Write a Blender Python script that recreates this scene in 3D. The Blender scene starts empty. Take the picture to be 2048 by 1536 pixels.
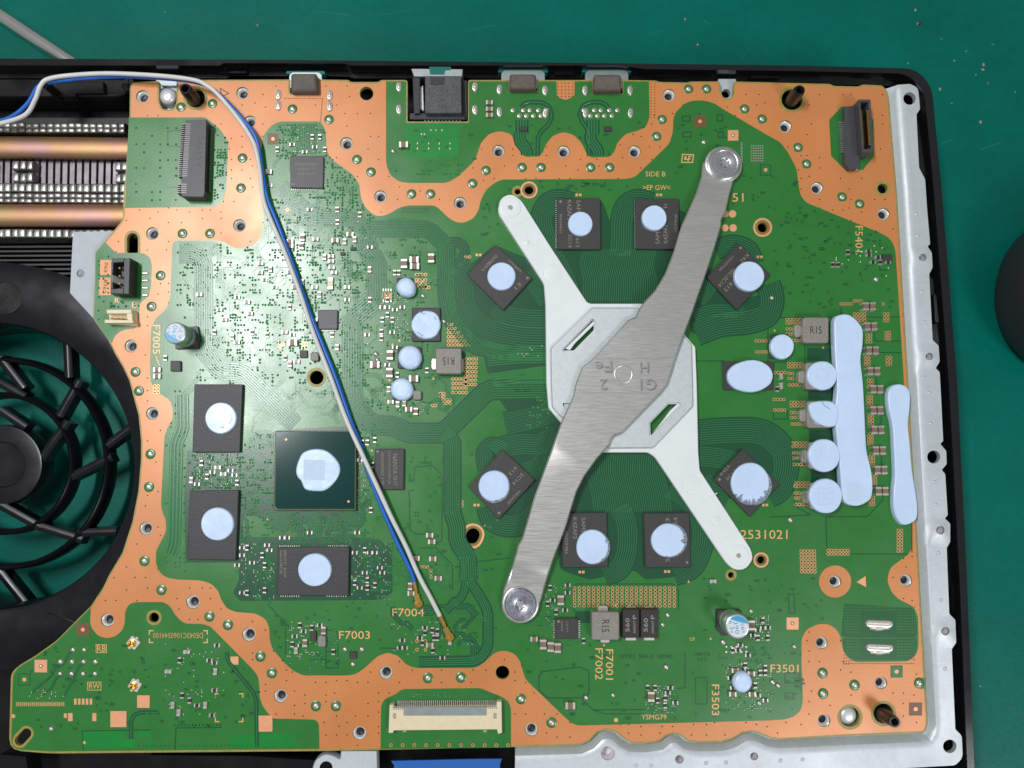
import bpy, bmesh, math, random
from mathutils import Vector, Matrix
from mathutils.geometry import delaunay_2d_cdt

random.seed(11)
scn = bpy.context.scene
COL = scn.collection
MM = 0.001

# ------------------------------------------------------------------ camera, world, lamps, exposure
BZ = 30 * MM                       # height of the circuit board's top face above the work mat
FPX = 1538.0                       # focal length in photo pixels (2048 wide)
TILT = math.radians(6.0)
DIST = 0.2166                      # distance lens - board along the axis
cam_d = bpy.data.cameras.new("camera")
cam_d.sensor_fit = 'HORIZONTAL'; cam_d.sensor_width = 36.0
cam_d.lens = 36.0 * FPX / 2048.0
cam_d.clip_start = 0.01; cam_d.clip_end = 20.0
cam_d.dof.use_dof = True; cam_d.dof.focus_distance = DIST; cam_d.dof.aperture_fstop = 11.0
cam = bpy.data.objects.new("camera", cam_d); COL.objects.link(cam)
VD = Vector((0, math.sin(TILT), -math.cos(TILT)))
CAM = Vector((0, 0, BZ)) - VD * DIST
cam.location = CAM; cam.rotation_euler = (TILT, 0, 0)
scn.camera = cam

wd = bpy.data.worlds.new("World"); scn.world = wd; wd.use_nodes = True
bg = wd.node_tree.nodes["Background"]
bg.inputs[0].default_value = (0.93, 0.97, 1.0, 1); bg.inputs[1].default_value = 0.29

def lamp(name, loc, target, sx, sy, power, color=(1, 1, 1)):
    ld = bpy.data.lights.new(name, 'AREA'); ld.shape = 'RECTANGLE'; ld.size = sx; ld.size_y = sy
    ld.energy = power; ld.color = color
    o = bpy.data.objects.new(name, ld); COL.objects.link(o); o.location = loc
    zz = (Vector(loc) - Vector(target)).normalized(); xx = Vector((0, 1, 0)).cross(zz).normalized(); yy = zz.cross(xx)
    o.rotation_euler = Matrix((xx, yy, zz)).transposed().to_euler()
    return o
# ceiling panel on the left that throws the pale sheen on the board, and a second one to the lower right
lamp("ceiling_lamp", (-0.306, 0.158, 0.73), (-0.02, 0.0, BZ), 0.060, 0.28, 4.0, (0.97, 0.985, 1.0))
lamp("bench_lamp", (0.52, -0.55, 0.85), (0.05, 0.0, BZ), 0.26, 0.26, 3.9, (0.94, 0.97, 1.0))

scn.view_settings.view_transform = 'Standard'; scn.view_settings.look = 'None'
scn.view_settings.exposure = 0.0; scn.view_settings.gamma = 1.0
scn.cycles.max_bounces = 6; scn.cycles.use_denoising = True
scn.cycles.sample_clamp_indirect = 4.0

# ------------------------------------------------------------------ photo point -> place on a plane
CT, ST = math.cos(TILT), math.sin(TILT)
def W(px, py, z=BZ):
    x = (px - 1024.0) / FPX; y = -(py - 768.0) / FPX
    d = Vector((x, y * CT + ST, y * ST - CT))
    t = (z - CAM.z) / d.z
    return CAM + d * t
def mpp(px, py, z=BZ):            # metres per photo pixel around a point
    return (W(px + 5, py, z) - W(px - 5, py, z)).length / 10

# ------------------------------------------------------------------ materials
def pmat(name, base, rough=0.5, metal=0.0, spec=0.5, coat=0.0, coat_r=0.1, var=None, bump=None, rvar=None, stretch=None, emit=None, sub=0.0):
    m = bpy.data.materials.new(name); m.use_nodes = True
    nt = m.node_tree; b = nt.nodes["Principled BSDF"]
    b.inputs["Base Color"].default_value = (*base, 1); b.inputs["Roughness"].default_value = rough
    b.inputs["Metallic"].default_value = metal; b.inputs["Specular IOR Level"].default_value = spec
    b.inputs["Coat Weight"].default_value = coat; b.inputs["Coat Roughness"].default_value = coat_r
    if sub:
        b.inputs["Subsurface Weight"].default_value = sub; b.inputs["Subsurface Radius"].default_value = (0.001, 0.001, 0.001)
        b.inputs["Subsurface Scale"].default_value = 0.6
    tc = nt.nodes.new("ShaderNodeTexCoord"); mp = nt.nodes.new("ShaderNodeMapping")
    nt.links.new(tc.outputs["Object"], mp.inputs[0])
    if stretch:
        mp.inputs["Rotation"].default_value = (0, 0, stretch[0]); mp.inputs["Scale"].default_value = (stretch[1], stretch[2], 1)
    def noise(scale, detail=3):
        n = nt.nodes.new("ShaderNodeTexNoise"); n.inputs["Scale"].default_value = scale; n.inputs["Detail"].default_value = detail
        nt.links.new(mp.outputs[0], n.inputs["Vector"]); return n
    if var:
        prev = None
        for sc_, amt in var:
            n = noise(sc_); r = nt.nodes.new("ShaderNodeMapRange")
            r.inputs["From Min"].default_value = 0.3; r.inputs["From Max"].default_value = 0.7
            r.inputs["To Min"].default_value = 1 - amt; r.inputs["To Max"].default_value = 1 + amt
            nt.links.new(n.outputs["Fac"], r.inputs["Value"])
            mx = nt.nodes.new("ShaderNodeVectorMath"); mx.operation = 'SCALE'
            if prev: nt.links.new(prev.outputs[0], mx.inputs[0])
            else: mx.inputs[0].default_value = base
            nt.links.new(r.outputs[0], mx.inputs["Scale"]); prev = mx
        nt.links.new(prev.outputs[0], b.inputs["Base Color"])
    if rvar:
        n = noise(rvar[0]); r = nt.nodes.new("ShaderNodeMapRange")
        r.inputs["From Min"].default_value = 0.3; r.inputs["From Max"].default_value = 0.7
        r.inputs["To Min"].default_value = rough - rvar[1]; r.inputs["To Max"].default_value = rough + rvar[1]
        nt.links.new(n.outputs["Fac"], r.inputs["Value"]); nt.links.new(r.outputs[0], b.inputs["Roughness"])
    if bump:
        n = noise(bump[0], 2); bp = nt.nodes.new("ShaderNodeBump")
        bp.inputs["Strength"].default_value = 1.0; bp.inputs["Distance"].default_value = bump[1]
        nt.links.new(n.outputs["Fac"], bp.inputs["Height"]); nt.links.new(bp.outputs[0], b.inputs["Normal"])
    return m

M = {}
M['mat'] = pmat('green_mat', (0.0, 0.120, 0.090), 0.40, spec=0.13, var=[(9, .10), (45, .07), (400, .05)], bump=(700, 0.00006), rvar=(40, .06))
M['black'] = pmat('black_plastic', (0.005, 0.005, 0.0055), 0.32, spec=0.28, var=[(90, .2)], bump=(1500, 0.00003), rvar=(120, .08))
M['blackgloss'] = pmat('black_gloss_plastic', (0.008, 0.008, 0.009), 0.16, rvar=(100, .05))
M['grille'] = pmat('grille_plastic', (0.006, 0.006, 0.007), 0.27, spec=0.32, var=[(150, .2)], rvar=(160, .05))
M['fr4'] = pmat('bare_laminate', (0.30, 0.24, 0.055), 0.45, var=[(600, .15)])
M['copper'] = pmat('bare_copper', (0.61, 0.222, 0.066), 0.36, metal=0.12, spec=0.75, var=[(14, .05), (70, .05), (2600, .09)], rvar=(38, .10), bump=(3500, 0.000012))
M['pad'] = pmat('copper_pad', (0.82, 0.38, 0.20), 0.4, metal=0.3, var=[(900, .06)])
M['padtan'] = pmat('gold_pad', (0.62, 0.36, 0.15), 0.35, metal=0.4, var=[(900, .06)])
M['brownpad'] = pmat('bare_square', (0.16, 0.075, 0.03), 0.4)
M['mask'] = pmat('solder_mask', (0.018, 0.162, 0.022), 0.285, spec=0.74, var=[(30, .05), (350, .05)], bump=(1500, 0.000008), rvar=(90, .05))
M['maskdark'] = pmat('solder_mask_over_laminate', (0.004, 0.068, 0.024), 0.285, spec=0.68, var=[(60, .06)], bump=(1800, 0.000012))
M['masktrace'] = pmat('solder_mask_over_trace', (0.024, 0.185, 0.050), 0.25, spec=0.7)
M['memtrace'] = pmat('mask_over_memory_track', (0.032, 0.172, 0.064), 0.26, spec=0.6)
M['maskmid'] = pmat('solder_mask_mid', (0.009, 0.105, 0.026), 0.265, spec=0.6)
M['scuff'] = pmat('mat_scuff', (0.006, 0.15, 0.115), 0.5, spec=0.2)
M['maskbright'] = pmat('solder_mask_thin', (0.006, 0.21, 0.028), 0.3, spec=0.5, var=[(80, .1)])
M['via'] = pmat('via_hole', (0.01, 0.006, 0.004), 0.6)
M['viadark'] = pmat('via_hole_masked', (0.007, 0.085, 0.032), 0.3)
M['tin'] = pmat('solder', (0.60, 0.57, 0.51), 0.42, metal=0.9, var=[(3000, .12)], bump=(2500, 0.00004))
M['steel'] = pmat('insert_metal', (0.80, 0.78, 0.79), 0.34, metal=0.35, var=[(900, .15)])
M['frame'] = pmat('zinc_sheet', (0.56, 0.60, 0.62), 0.50, metal=0.42, var=[(35, .04), (700, .04)], bump=(1800, 0.00002), rvar=(45, .08))
M['plate'] = pmat('zinc_plate', (0.56, 0.605, 0.61), 0.5, metal=0.5, var=[(900, .05)], bump=(2600, 0.00002))
M['spring'] = pmat('brushed_steel', (0.60, 0.58, 0.55), 0.34, metal=0.8, var=[(160, .025), (420, .04)], bump=(420, 0.000012), rvar=(260, .06), stretch=(0.16, .8, 14.0))
M['screw'] = pmat('screw_metal', (0.66, 0.67, 0.69), 0.3, metal=1.0, var=[(400, .12)], bump=(1600, 0.00003))
M['screwblue'] = pmat('blued_screw', (0.45, 0.455, 0.53), 0.3, metal=1.0, var=[(900, .3)], bump=(1600, 0.00003))
M['whiteplastic'] = pmat('white_plastic', (0.70, 0.735, 0.735), 0.42, spec=0.45, var=[(120, .03)], bump=(900, 0.00001))
M['chip'] = pmat('chip_epoxy', (0.040, 0.038, 0.038), 0.5, spec=0.45, var=[(2500, .14)], bump=(3600, 0.00002))
M['chiprough'] = pmat('rough_epoxy', (0.034, 0.032, 0.034), 0.5, spec=0.5, var=[(2200, .2)], bump=(2600, 0.00005))
M['bga'] = pmat('package_green', (0.002, 0.040, 0.034), 0.15, spec=0.3, var=[(80, .1)])
M['chiptext'] = pmat('chip_print', (0.23, 0.20, 0.155), 0.6)
M['silk'] = pmat('copper_lettering', (0.80, 0.42, 0.17), 0.42, metal=0.2)
M['silkdark'] = pmat('dark_lettering', (0.006, 0.05, 0.02), 0.4)
M['putty'] = pmat('thermal_putty', (0.54, 0.672, 0.868), 0.30, spec=0.5, var=[(180, .03)], bump=(150, 0.00026), sub=0.15, coat=0.25, coat_r=0.2, rvar=(300, .08))
M['residue'] = pmat('putty_residue', (0.20, 0.23, 0.28), 0.4, var=[(500, .3), (2200, .5)])
M['stamp'] = pmat('putty_imprint', (0.50, 0.61, 0.77), 0.6, var=[(1500, .05)])
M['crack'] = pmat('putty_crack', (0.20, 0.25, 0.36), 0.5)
M['capbody'] = pmat('ceramic_capacitor', (0.20, 0.125, 0.085), 0.45, var=[(700, .12)])
M['capgrey'] = pmat('grey_capacitor', (0.34, 0.31, 0.27), 0.45)
M['resbody'] = pmat('resistor_body', (0.018, 0.017, 0.017), 0.4)
M['ferrite'] = pmat('inductor_body', (0.235, 0.215, 0.19), 0.5, var=[(1800, .14)], bump=(2600, 0.00004))
M['tantal'] = pmat('tantalum_body', (0.028, 0.024, 0.022), 0.36, var=[(1400, .15)], bump=(2000, 0.00003))
M['indtext'] = pmat('dark_print', (0.03, 0.025, 0.02), 0.6)
M['whitetext'] = pmat('grey_print', (0.30, 0.29, 0.27), 0.6)
M['alutop'] = pmat('can_top', (0.66, 0.68, 0.70), 0.5, spec=0.2)
M['dullplate'] = pmat('dull_zinc', (0.40, 0.425, 0.45), 0.55, metal=0.15, spec=0.3, var=[(300, .05)])
M['alu'] = pmat('aluminium_can', (0.70, 0.71, 0.72), 0.34, metal=0.85, var=[(500, .05)])
M['bluemark'] = pmat('blue_print', (0.03, 0.32, 0.58), 0.4)
M['gold'] = pmat('gold_plating', (0.80, 0.50, 0.13), 0.24, metal=1.0, bump=(1500, 0.00004))
M['connblack'] = pmat('connector_plastic', (0.025, 0.025, 0.028), 0.42, var=[(1200, .2)], bump=(2500, 0.00003))
M['connport'] = pmat('speckled_plastic', (0.065, 0.066, 0.072), 0.42, var=[(1500, .35), (300, .1)], bump=(2200, 0.00005))
M['conngrey'] = pmat('connector_grey', (0.060, 0.058, 0.065), 0.45, var=[(900, .1)])
M['cream'] = pmat('cream_plastic', (0.70, 0.60, 0.40), 0.45, var=[(500, .04)])
M['gasket'] = pmat('gasket_fabric', (0.105, 0.085, 0.070), 0.62, var=[(700, .15), (3500, .2)], bump=(3800, 0.00006))
M['shell'] = pmat('port_shell', (0.46, 0.50, 0.49), 0.36, metal=0.9, var=[(400, .08)])
M['teal'] = pmat('teal_reflection', (0.0, 0.13, 0.11), 0.35)  # puts the mat's reflection in the port metal into the colour
M['pipe'] = pmat('heat_pipe_copper', (0.36, 0.255, 0.165), 0.5, metal=1.0, var=[(70, .22), (420, .14)], bump=(2400, 0.00004))
def tint_pipe(m):
    nt = m.node_tree; b = nt.nodes["Principled BSDF"]; src = b.inputs["Base Color"].links[0].from_socket
    tc = [n for n in nt.nodes if n.type == 'TEX_COORD'][0]
    n = nt.nodes.new("ShaderNodeTexNoise"); n.inputs["Scale"].default_value = 75; n.inputs["Detail"].default_value = 3
    nt.links.new(tc.outputs["Object"], n.inputs["Vector"])
    cr = nt.nodes.new("ShaderNodeValToRGB"); e = cr.color_ramp.elements
    e[0].position = .34; e[0].color = (.40, .30, .13, 1); e[1].position = .66; e[1].color = (.42, .23, .24, 1)
    k = e.new(.5); k.color = (.46, .25, .13, 1)
    nt.links.new(n.outputs["Fac"], cr.inputs[0])
    mx = nt.nodes.new("ShaderNodeMix"); mx.data_type = 'RGBA'; mx.inputs[0].default_value = .8
    nt.links.new(src, mx.inputs[6]); nt.links.new(cr.outputs[0], mx.inputs[7])
    nt.links.new(mx.outputs[2], b.inputs["Base Color"])
tint_pipe(M['pipe'])
M['fintab'] = pmat('fin_tab_metal', (0.40, 0.39, 0.37), 0.42, metal=1.0, var=[(500, .35)], bump=(1500, 0.00005))
M['fin'] = pmat('dark_fin', (0.22, 0.19, 0.21), 0.45, metal=0.8, var=[(300, .2)])
M['fin_hole_dark'] = pmat('black_fin_and_hole_shade', (0.010, 0.010, 0.011), 0.45)
M['cablewhite'] = pmat('white_jacket', (0.60, 0.60, 0.575), 0.42, var=[(260, .05)])
M['cableblue'] = pmat('blue_jacket', (0.014, 0.125, 0.50), 0.38, var=[(260, .08)])
M['ribbon'] = pmat('blue_film', (0.02, 0.12, 0.42), 0.35)
M['rod'] = pmat('rod_steel', (0.80, 0.76, 0.73), 0.20, metal=1.0, var=[(120, .06)])
M['mouse'] = pmat('mouse_plastic', (0.028, 0.028, 0.030), 0.5, bump=(2600, 0.00003))
M['mousetop'] = pmat('mouse_shell', (0.048, 0.048, 0.052), 0.42, bump=(2600, 0.00003))
M['olive'] = pmat('package_edge', (0.10, 0.095, 0.035), 0.4)
M['pinmetal'] = pmat('dull_pins', (0.15, 0.145, 0.14), 0.4, metal=1.0)
M['ring'] = pmat('laminate_ring', (0.20, 0.155, 0.035), 0.4)
M['rivet'] = pmat('pale_rivet', (0.66, 0.66, 0.68), 0.35, metal=0.4)
M['socket'] = pmat('coax_socket', (0.74, 0.70, 0.62), 0.3, metal=0.4)

# ------------------------------------------------------------------ 2D outlines in photo pixels
def circ(cx, cy, r, n=24, ry=None, a0=0.0):
    ry = ry or r
    return [(cx + r * math.cos(a0 + 2 * math.pi * i / n), cy + ry * math.sin(a0 + 2 * math.pi * i / n)) for i in range(n)]
def rrect(cx, cy, w, h, r=0.0, ang=0.0, n=4):
    pts = []
    if r <= 0: pts = [(-w/2, -h/2), (w/2, -h/2), (w/2, h/2), (-w/2, h/2)]
    else:
        for (sx, sy, a) in ((1, -1, -90), (1, 1, 0), (-1, 1, 90), (-1, -1, 180)):
            for i in range(n + 1):
                t = math.radians(a + 90 * i / n)
                pts.append((sx * (w/2 - r) + r * math.cos(t), sy * (h/2 - r) + r * math.sin(t)))
    c, s = math.cos(math.radians(ang)), math.sin(math.radians(ang))
    return [(cx + x * c - y * s, cy + x * s + y * c) for x, y in pts]
def fillet(pts, r=5, n=4):
    """round every corner of a closed outline"""
    out = []; N = len(pts)
    for i in range(N):
        p = Vector(pts[i][:2]); a = Vector(pts[i-1][:2]); b = Vector(pts[(i+1) % N][:2])
        rr = pts[i][2] if len(pts[i]) > 2 else r
        la, lb = (a - p).length, (b - p).length
        d = min(rr, la * .48, lb * .48)
        if d < .3: out.append((p.x, p.y)); continue
        s = p + (a - p) / la * d; e = p + (b - p) / lb * d
        for k in range(n + 1):
            t = k / n; q = s * (1-t)**2 + p * 2*t*(1-t) + e * t*t
            out.append((q.x, q.y))
    return out
def catmull(pts, n=6, closed=True):
    out = []; N = len(pts)
    rng = range(N) if closed else range(N - 1)
    for i in rng:
        if closed: p0, p1, p2, p3 = (pts[(i+k-1) % N] for k in range(4))
        else: p0, p1, p2, p3 = pts[max(i-1, 0)], pts[i], pts[i+1], pts[min(i+2, N-1)]
        for k in range(n):
            t = k / n
            out.append(tuple(.5*((2*b) + (-a+c)*t + (2*a-5*b+4*c-d)*t*t + (-a+3*b-3*c+d)*t**3) for a, b, c, d in zip(p0, p1, p2, p3)))
    if not closed: out.append(tuple(pts[-1]))
    return out
def area(p): return .5 * sum(p[i-1][0]*p[i][1] - p[i][0]*p[i-1][1] for i in range(len(p)))
def inside(x, y, poly):
    c = False; j = len(poly) - 1
    for i in range(len(poly)):
        xi, yi = poly[i]; xj, yj = poly[j]
        if (yi > y) != (yj > y) and x < (xj - xi) * (y - yi) / (yj - yi) + xi: c = not c
        j = i
    return c
def offset(pts, d, closed=True):
    """miter offset; positive d = inwards on a closed outline, to the right of travel (image) on an open one"""
    N = len(pts); out = []
    s = 1.0
    if closed: s = 1.0 if area(pts) > 0 else -1.0
    for i in range(N):
        p = Vector(pts[i]); ns = []
        if closed or i > 0:
            e = p - Vector(pts[i-1])
            if e.length > 1e-6: ns.append(Vector((-e.y, e.x)).normalized())
        if closed or i < N - 1:
            e = Vector(pts[(i+1) % N]) - p
            if e.length > 1e-6: ns.append(Vector((-e.y, e.x)).normalized())
        if not ns: out.append(tuple(p)); continue
        n = sum(ns, Vector((0, 0)))
        if n.length < 1e-6: n = ns[0]
        n.normalize(); k = 1 / max(.45, n.dot(ns[0]))
        q = p + n * (d * s * k); out.append((q.x, q.y))
    return out

# ------------------------------------------------------------------ mesh helpers
def link(name, verts, faces, mats, parent=None, midx=None, smooth=None, kind=None):
    me = bpy.data.meshes.new(name); me.from_pydata([tuple(v) for v in verts], [], faces)
    if not isinstance(mats, (list, tuple)): mats = [mats]
    for m in mats: me.materials.append(M[m])
    if midx: me.polygons.foreach_set("material_index", midx)
    bm = bmesh.new(); bm.from_mesh(me); bmesh.ops.recalc_face_normals(bm, faces=bm.faces); bm.to_mesh(me); bm.free()
    if smooth is not None:
        me.shade_smooth(); me.set_sharp_from_angle(angle=math.radians(smooth))
    me.update()
    o = bpy.data.objects.new(name, me); COL.objects.link(o)
    if parent: adopt(o, parent)
    if kind: o["kind"] = kind
    return o
def root_loc(p):
    return Vector(p["_at"]) if "_at" in p else Vector((0, 0, 0))
def adopt(o, parent):
    o.parent = parent
    l = Vector((0, 0, 0)); q = parent
    while q: l = l + q.location; q = q.parent
    if parent.type == 'EMPTY': o.matrix_parent_inverse = Matrix.Translation(-parent.location)
def thing(name, label, cat, loc, group=None):
    o = bpy.data.objects.new(name, None); COL.objects.link(o); o.location = loc; o.empty_display_size = .01
    tag(o, label, cat, group); return o
def tag(o, label, cat, group=None):
    o["label"] = label; o["category"] = cat
    if group: o["group"] = group
    return o

def cdt(loops, extra=()):
    vs = []; es = []
    for lp in loops:
        b = len(vs); vs += [Vector(p) for p in lp]; es += [(b+i, b+(i+1) % len(lp)) for i in range(len(lp))]
    for ln in extra:
        b = len(vs); vs += [Vector(p) for p in ln]; es += [(b+i, b+i+1) for i in range(len(ln)-1)]
    r = delaunay_2d_cdt(vs, es, [], 1, 1e-4)
    v2, f2 = r[0], r[2]
    bbs = [(min(p[0] for p in h), max(p[0] for p in h), min(p[1] for p in h), max(p[1] for p in h)) for h in loops]
    keep = []
    for f in f2:
        cx = sum(v2[i].x for i in f)/3; cy = sum(v2[i].y for i in f)/3
        if not inside(cx, cy, loops[0]): continue
        ok = True
        for h, bb in zip(loops[1:], bbs[1:]):
            if bb[0] <= cx <= bb[1] and bb[2] <= cy <= bb[3] and inside(cx, cy, h): ok = False; break
        if ok: keep.append(f)
    return [(v.x, v.y) for v in v2], keep

class MB:
    """collects shapes of one part"""
    def __init__(s): s.v = []; s.f = []; s.m = []
    def add(s, v, f, m=0):
        b = len(s.v); s.v += [Vector(p) for p in v]; s.f += [tuple(b+i for i in q) for q in f]; s.m += [m]*len(f)
    def sheet(s, loops, z, zm=None, m=0, extra=(), zf=None):
        v, f = cdt(loops, extra); zm = z if zm is None else zm
        out = []
        for p in v:
            w = W(p[0], p[1], zm); w.z = z + (zf(*p) if zf else 0); out.append(w)
        s.add(out, f, m)
    def wall(s, loop, z0, z1, zm, m=0, zf=None):
        n = len(loop); a = []
        for p in loop:
            w = W(p[0], p[1], zm); o = zf(*p) if zf else 0
            a.append(Vector((w.x, w.y, z1+o))); a.append(Vector((w.x, w.y, z0+o)))
        s.add(a, [(2*i, 2*((i+1) % n), 2*((i+1) % n)+1, 2*i+1) for i in range(n)], m)
    def solid(s, loops, z0, z1, zm=None, m=0, ms=None, extra=(), zf=None, bottom=False):
        zm = z1 if zm is None else zm
        s.sheet(loops, z1, zm, m, extra, zf)
        for lp in loops: s.wall(lp, z0, z1, zm, m if ms is None else ms, zf)
        if bottom: s.sheet(loops, z0, zm, m, extra, zf)
    def profile(s, pts, prof, zm=None, m=0, ms=None):
        """stack of inset rings [(inset px, z)] from bottom to top, capped"""
        zm = prof[-1][1] if zm is None else zm
        n = len(pts); a = []
        for d, z in prof:
            for p in offset(pts, d):
                w = W(p[0], p[1], zm); a.append(Vector((w.x, w.y, z)))
        fs = []
        for k in range(len(prof)-1):
            for i in range(n):
                j = (i+1) % n; fs.append((k*n+i, k*n+j, (k+1)*n+j, (k+1)*n+i))
        s.add(a, fs, m if ms is None else ms)
        s.sheet([offset(pts, prof[-1][0])], prof[-1][1], zm, m)
    def box(s, c, sx, sy, sz, rz=0, m=0):
        c = Vector(c); R = Matrix.Rotation(rz, 3, 'Z')
        v = [c + R @ Vector((x*sx/2, y*sy/2, z*sz/2)) for x in (-1, 1) for y in (-1, 1) for z in (-1, 1)]
        s.add(v, [(0, 1, 3, 2), (4, 6, 7, 5), (0, 4, 5, 1), (2, 3, 7, 6), (0, 2, 6, 4), (1, 5, 7, 3)], m)
    def lathe(s, c, prof, n=24, m=0, cap=False):
        c = Vector(c); a = []
        for r, z in prof:
            for i in range(n):
                t = 2*math.pi*i/n; a.append(c + Vector((r*math.cos(t), r*math.sin(t), z)))
        fs = [(k*n+i, k*n+(i+1) % n, (k+1)*n+(i+1) % n, (k+1)*n+i) for k in range(len(prof)-1) for i in range(n)]
        if cap: fs.append(tuple((len(prof)-1)*n+i for i in range(n)))
        s.add(a, fs, m)
    def tube(s, path, r, n=10, m=0, taper=None):
        path = [Vector(p) for p in path]; a = []; prev = None
        for i, p in enumerate(path):
            t = (path[min(i+1, len(path)-1)] - path[max(i-1, 0)]).normalized()
            u = Vector((0, 0, 1)).cross(t)
            if u.length < 1e-4: u = prev or Vector((1, 0, 0))
            u.normalize(); prev = u; w = t.cross(u)
            rr = r if taper is None else r*taper(i/(len(path)-1))
            for k in range(n):
                q = 2*math.pi*k/n; a.append(p + (u*math.cos(q) + w*math.sin(q))*rr)
        L = len(path)
        fs = [(i*n+k, i*n+(k+1) % n, (i+1)*n+(k+1) % n, (i+1)*n+k) for i in range(L-1) for k in range(n)]
        fs += [tuple(range(n)), tuple((L-1)*n+k for k in range(n))]
        s.add(a, fs, m)
    def ridge(s, pts, w, z, h, m=0):
        """a raised track along a photo polyline"""
        rows = []
        for d, hh in ((-w/2, 0), (-w/3.2, h), (w/3.2, h), (w/2, 0)):
            rows.append([(q, hh) for q in offset(pts, d, closed=False)])
        n = len(pts); a = []
        for row in rows:
            for q, hh in row:
                p = W(q[0], q[1], z); p.z = z + hh; a.append(p)
        s.add(a, [(k*n+i, k*n+i+1, (k+1)*n+i+1, (k+1)*n+i) for k in range(3) for i in range(n-1)], m)
    def flatribbon(s, pts, w, z, m=0):
        l = offset(pts, -w/2, False); r = offset(pts, w/2, False); n = len(pts)
        s.add([W(*p, z) for p in l] + [W(*p, z) for p in r], [(i, i+1, n+i+1, n+i) for i in range(n-1)], m)
    def build(s, name, mats, parent=None, smooth=None, kind=None):
        return link(name, s.v, s.f, mats, parent, s.m, smooth, kind)

_fonts = {}
def text_mesh(txt):
    if txt in _fonts: return _fonts[txt]
    cu = bpy.data.curves.new("t", 'FONT'); cu.body = txt; cu.size = 1.0; cu.resolution_u = 2
    cu.align_x = 'CENTER'; cu.align_y = 'CENTER'
    o = bpy.data.objects.new("t", cu); COL.objects.link(o)
    dg = bpy.context.evaluated_depsgraph_get(); me = bpy.data.meshes.new_from_object(o.evaluated_get(dg))
    v = [(p.co.x, p.co.y) for p in me.vertices]; f = [tuple(p.vertices) for p in me.polygons]
    xs = [p[0] for p in v]; ys = [p[1] for p in v]
    cx, cy = (min(xs)+max(xs))/2, (min(ys)+max(ys))/2; w, h = max(xs)-min(xs), max(ys)-min(ys)
    v = [((p[0]-cx)/w, (p[1]-cy)/h) for p in v]
    bpy.data.objects.remove(o); bpy.data.curves.remove(cu); bpy.data.meshes.remove(me)
    _fonts[txt] = (v, f); return v, f
def lettering(mb, txt, cx, cy, w, h, ang=0, z=BZ, m=0, flip=False):
    """text w x h photo pixels centred on a point, turned clockwise by ang degrees"""
    v, f = text_mesh(txt); c, s = math.cos(math.radians(ang)), math.sin(math.radians(ang)); out = []
    for u, q in v:
        x, y = u*w*(-1 if flip else 1), -q*h
        p = W(cx + x*c - y*s, cy + x*s + y*c, z); out.append(p)
    mb.add(out, f, m)

# ================================================================== THE SETTING: the green work mat
mb = MB(); mb.add([(-3, -3, 0), (3, -3, 0), (3, 3, 0), (-3, 3, 0)], [(0, 1, 2, 3)])
o = mb.build("work_mat", 'mat'); o["kind"] = "structure"; o["label"] = "dark green rubber work mat under the opened console"
# crumbs of swarf lying on the mat
mb = MB()
for (x, y, r) in ((1830, 21, 2.2), (1966, 130, 2.6), (1965, 140, 2.4), (1879, 179, 2.4), (1960, 245, 2.6), (1908, 122, 1.6), (1932, 103, 1.3), (1951, 150, 1.2), (1370, 39, 1.8), (1395, 90, 2.0), (1903, 207, 1.2), (1975, 167, 1.1),
                  (1815, 127, 1.3), (1882, 78, 1.1), (2030, 185, 1.1), (1985, 89, 1.1), (515, 51, 1.6), (330, 24, 1.1), (1960, 1372, 1.3)):
    p = W(x, y, 0); k = r * mpp(x, y, 0); a = random.random()*3
    mb.box(p + Vector((0, 0, k*.4)), k*2.2, k*1.2, k*.8, a)
mb.build("mat_crumbs", 'capgrey', kind="stuff")["label"] = "tiny pale crumbs scattered over the green mat"
mb = MB(); p = W(1838, 47, 0); k = mpp(1838, 47, 0)
mb.add([p + Vector((x*k, y*k, z*k)) for x, y, z in ((-6, 2, 0), (0, 5, 0), (7, 1, 0), (5, -4, 0), (-3, -5, 0), (-1, 1, 3), (3, -1, 2))],
       [(0, 5, 1), (1, 5, 6), (1, 6, 2), (2, 6, 3), (3, 6, 5), (3, 5, 4), (4, 5, 0)])
tag(mb.build("dark_crumb", 'black'), "small dark crumb of dirt on the green mat beyond the case corner", "crumb")

mb = MB(); r_ = random.Random(3)
for (x, y, x2, y2) in ((1290, 70, 1330, 62), (760, 30, 830, 18), (930, 62, 990, 50), (1480, 120, 1500, 96), (1950, 1371, 1995, 1373), (1960, 300, 2000, 285), (1420, 50, 1408, 40), (640, 22, 700, 30), (1880, 290, 1905, 280)):
    mb.ridge([(x, y), ((x+x2)/2 + r_.uniform(-3, 3), (y+y2)/2 + r_.uniform(-2, 2)), (x2, y2)], r_.uniform(1.2, 2.6), .02*MM, .03*MM)
mb.build("mat_scuffs", 'scuff', kind="stuff")["label"] = "faint pale scuff lines on the green mat"

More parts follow.
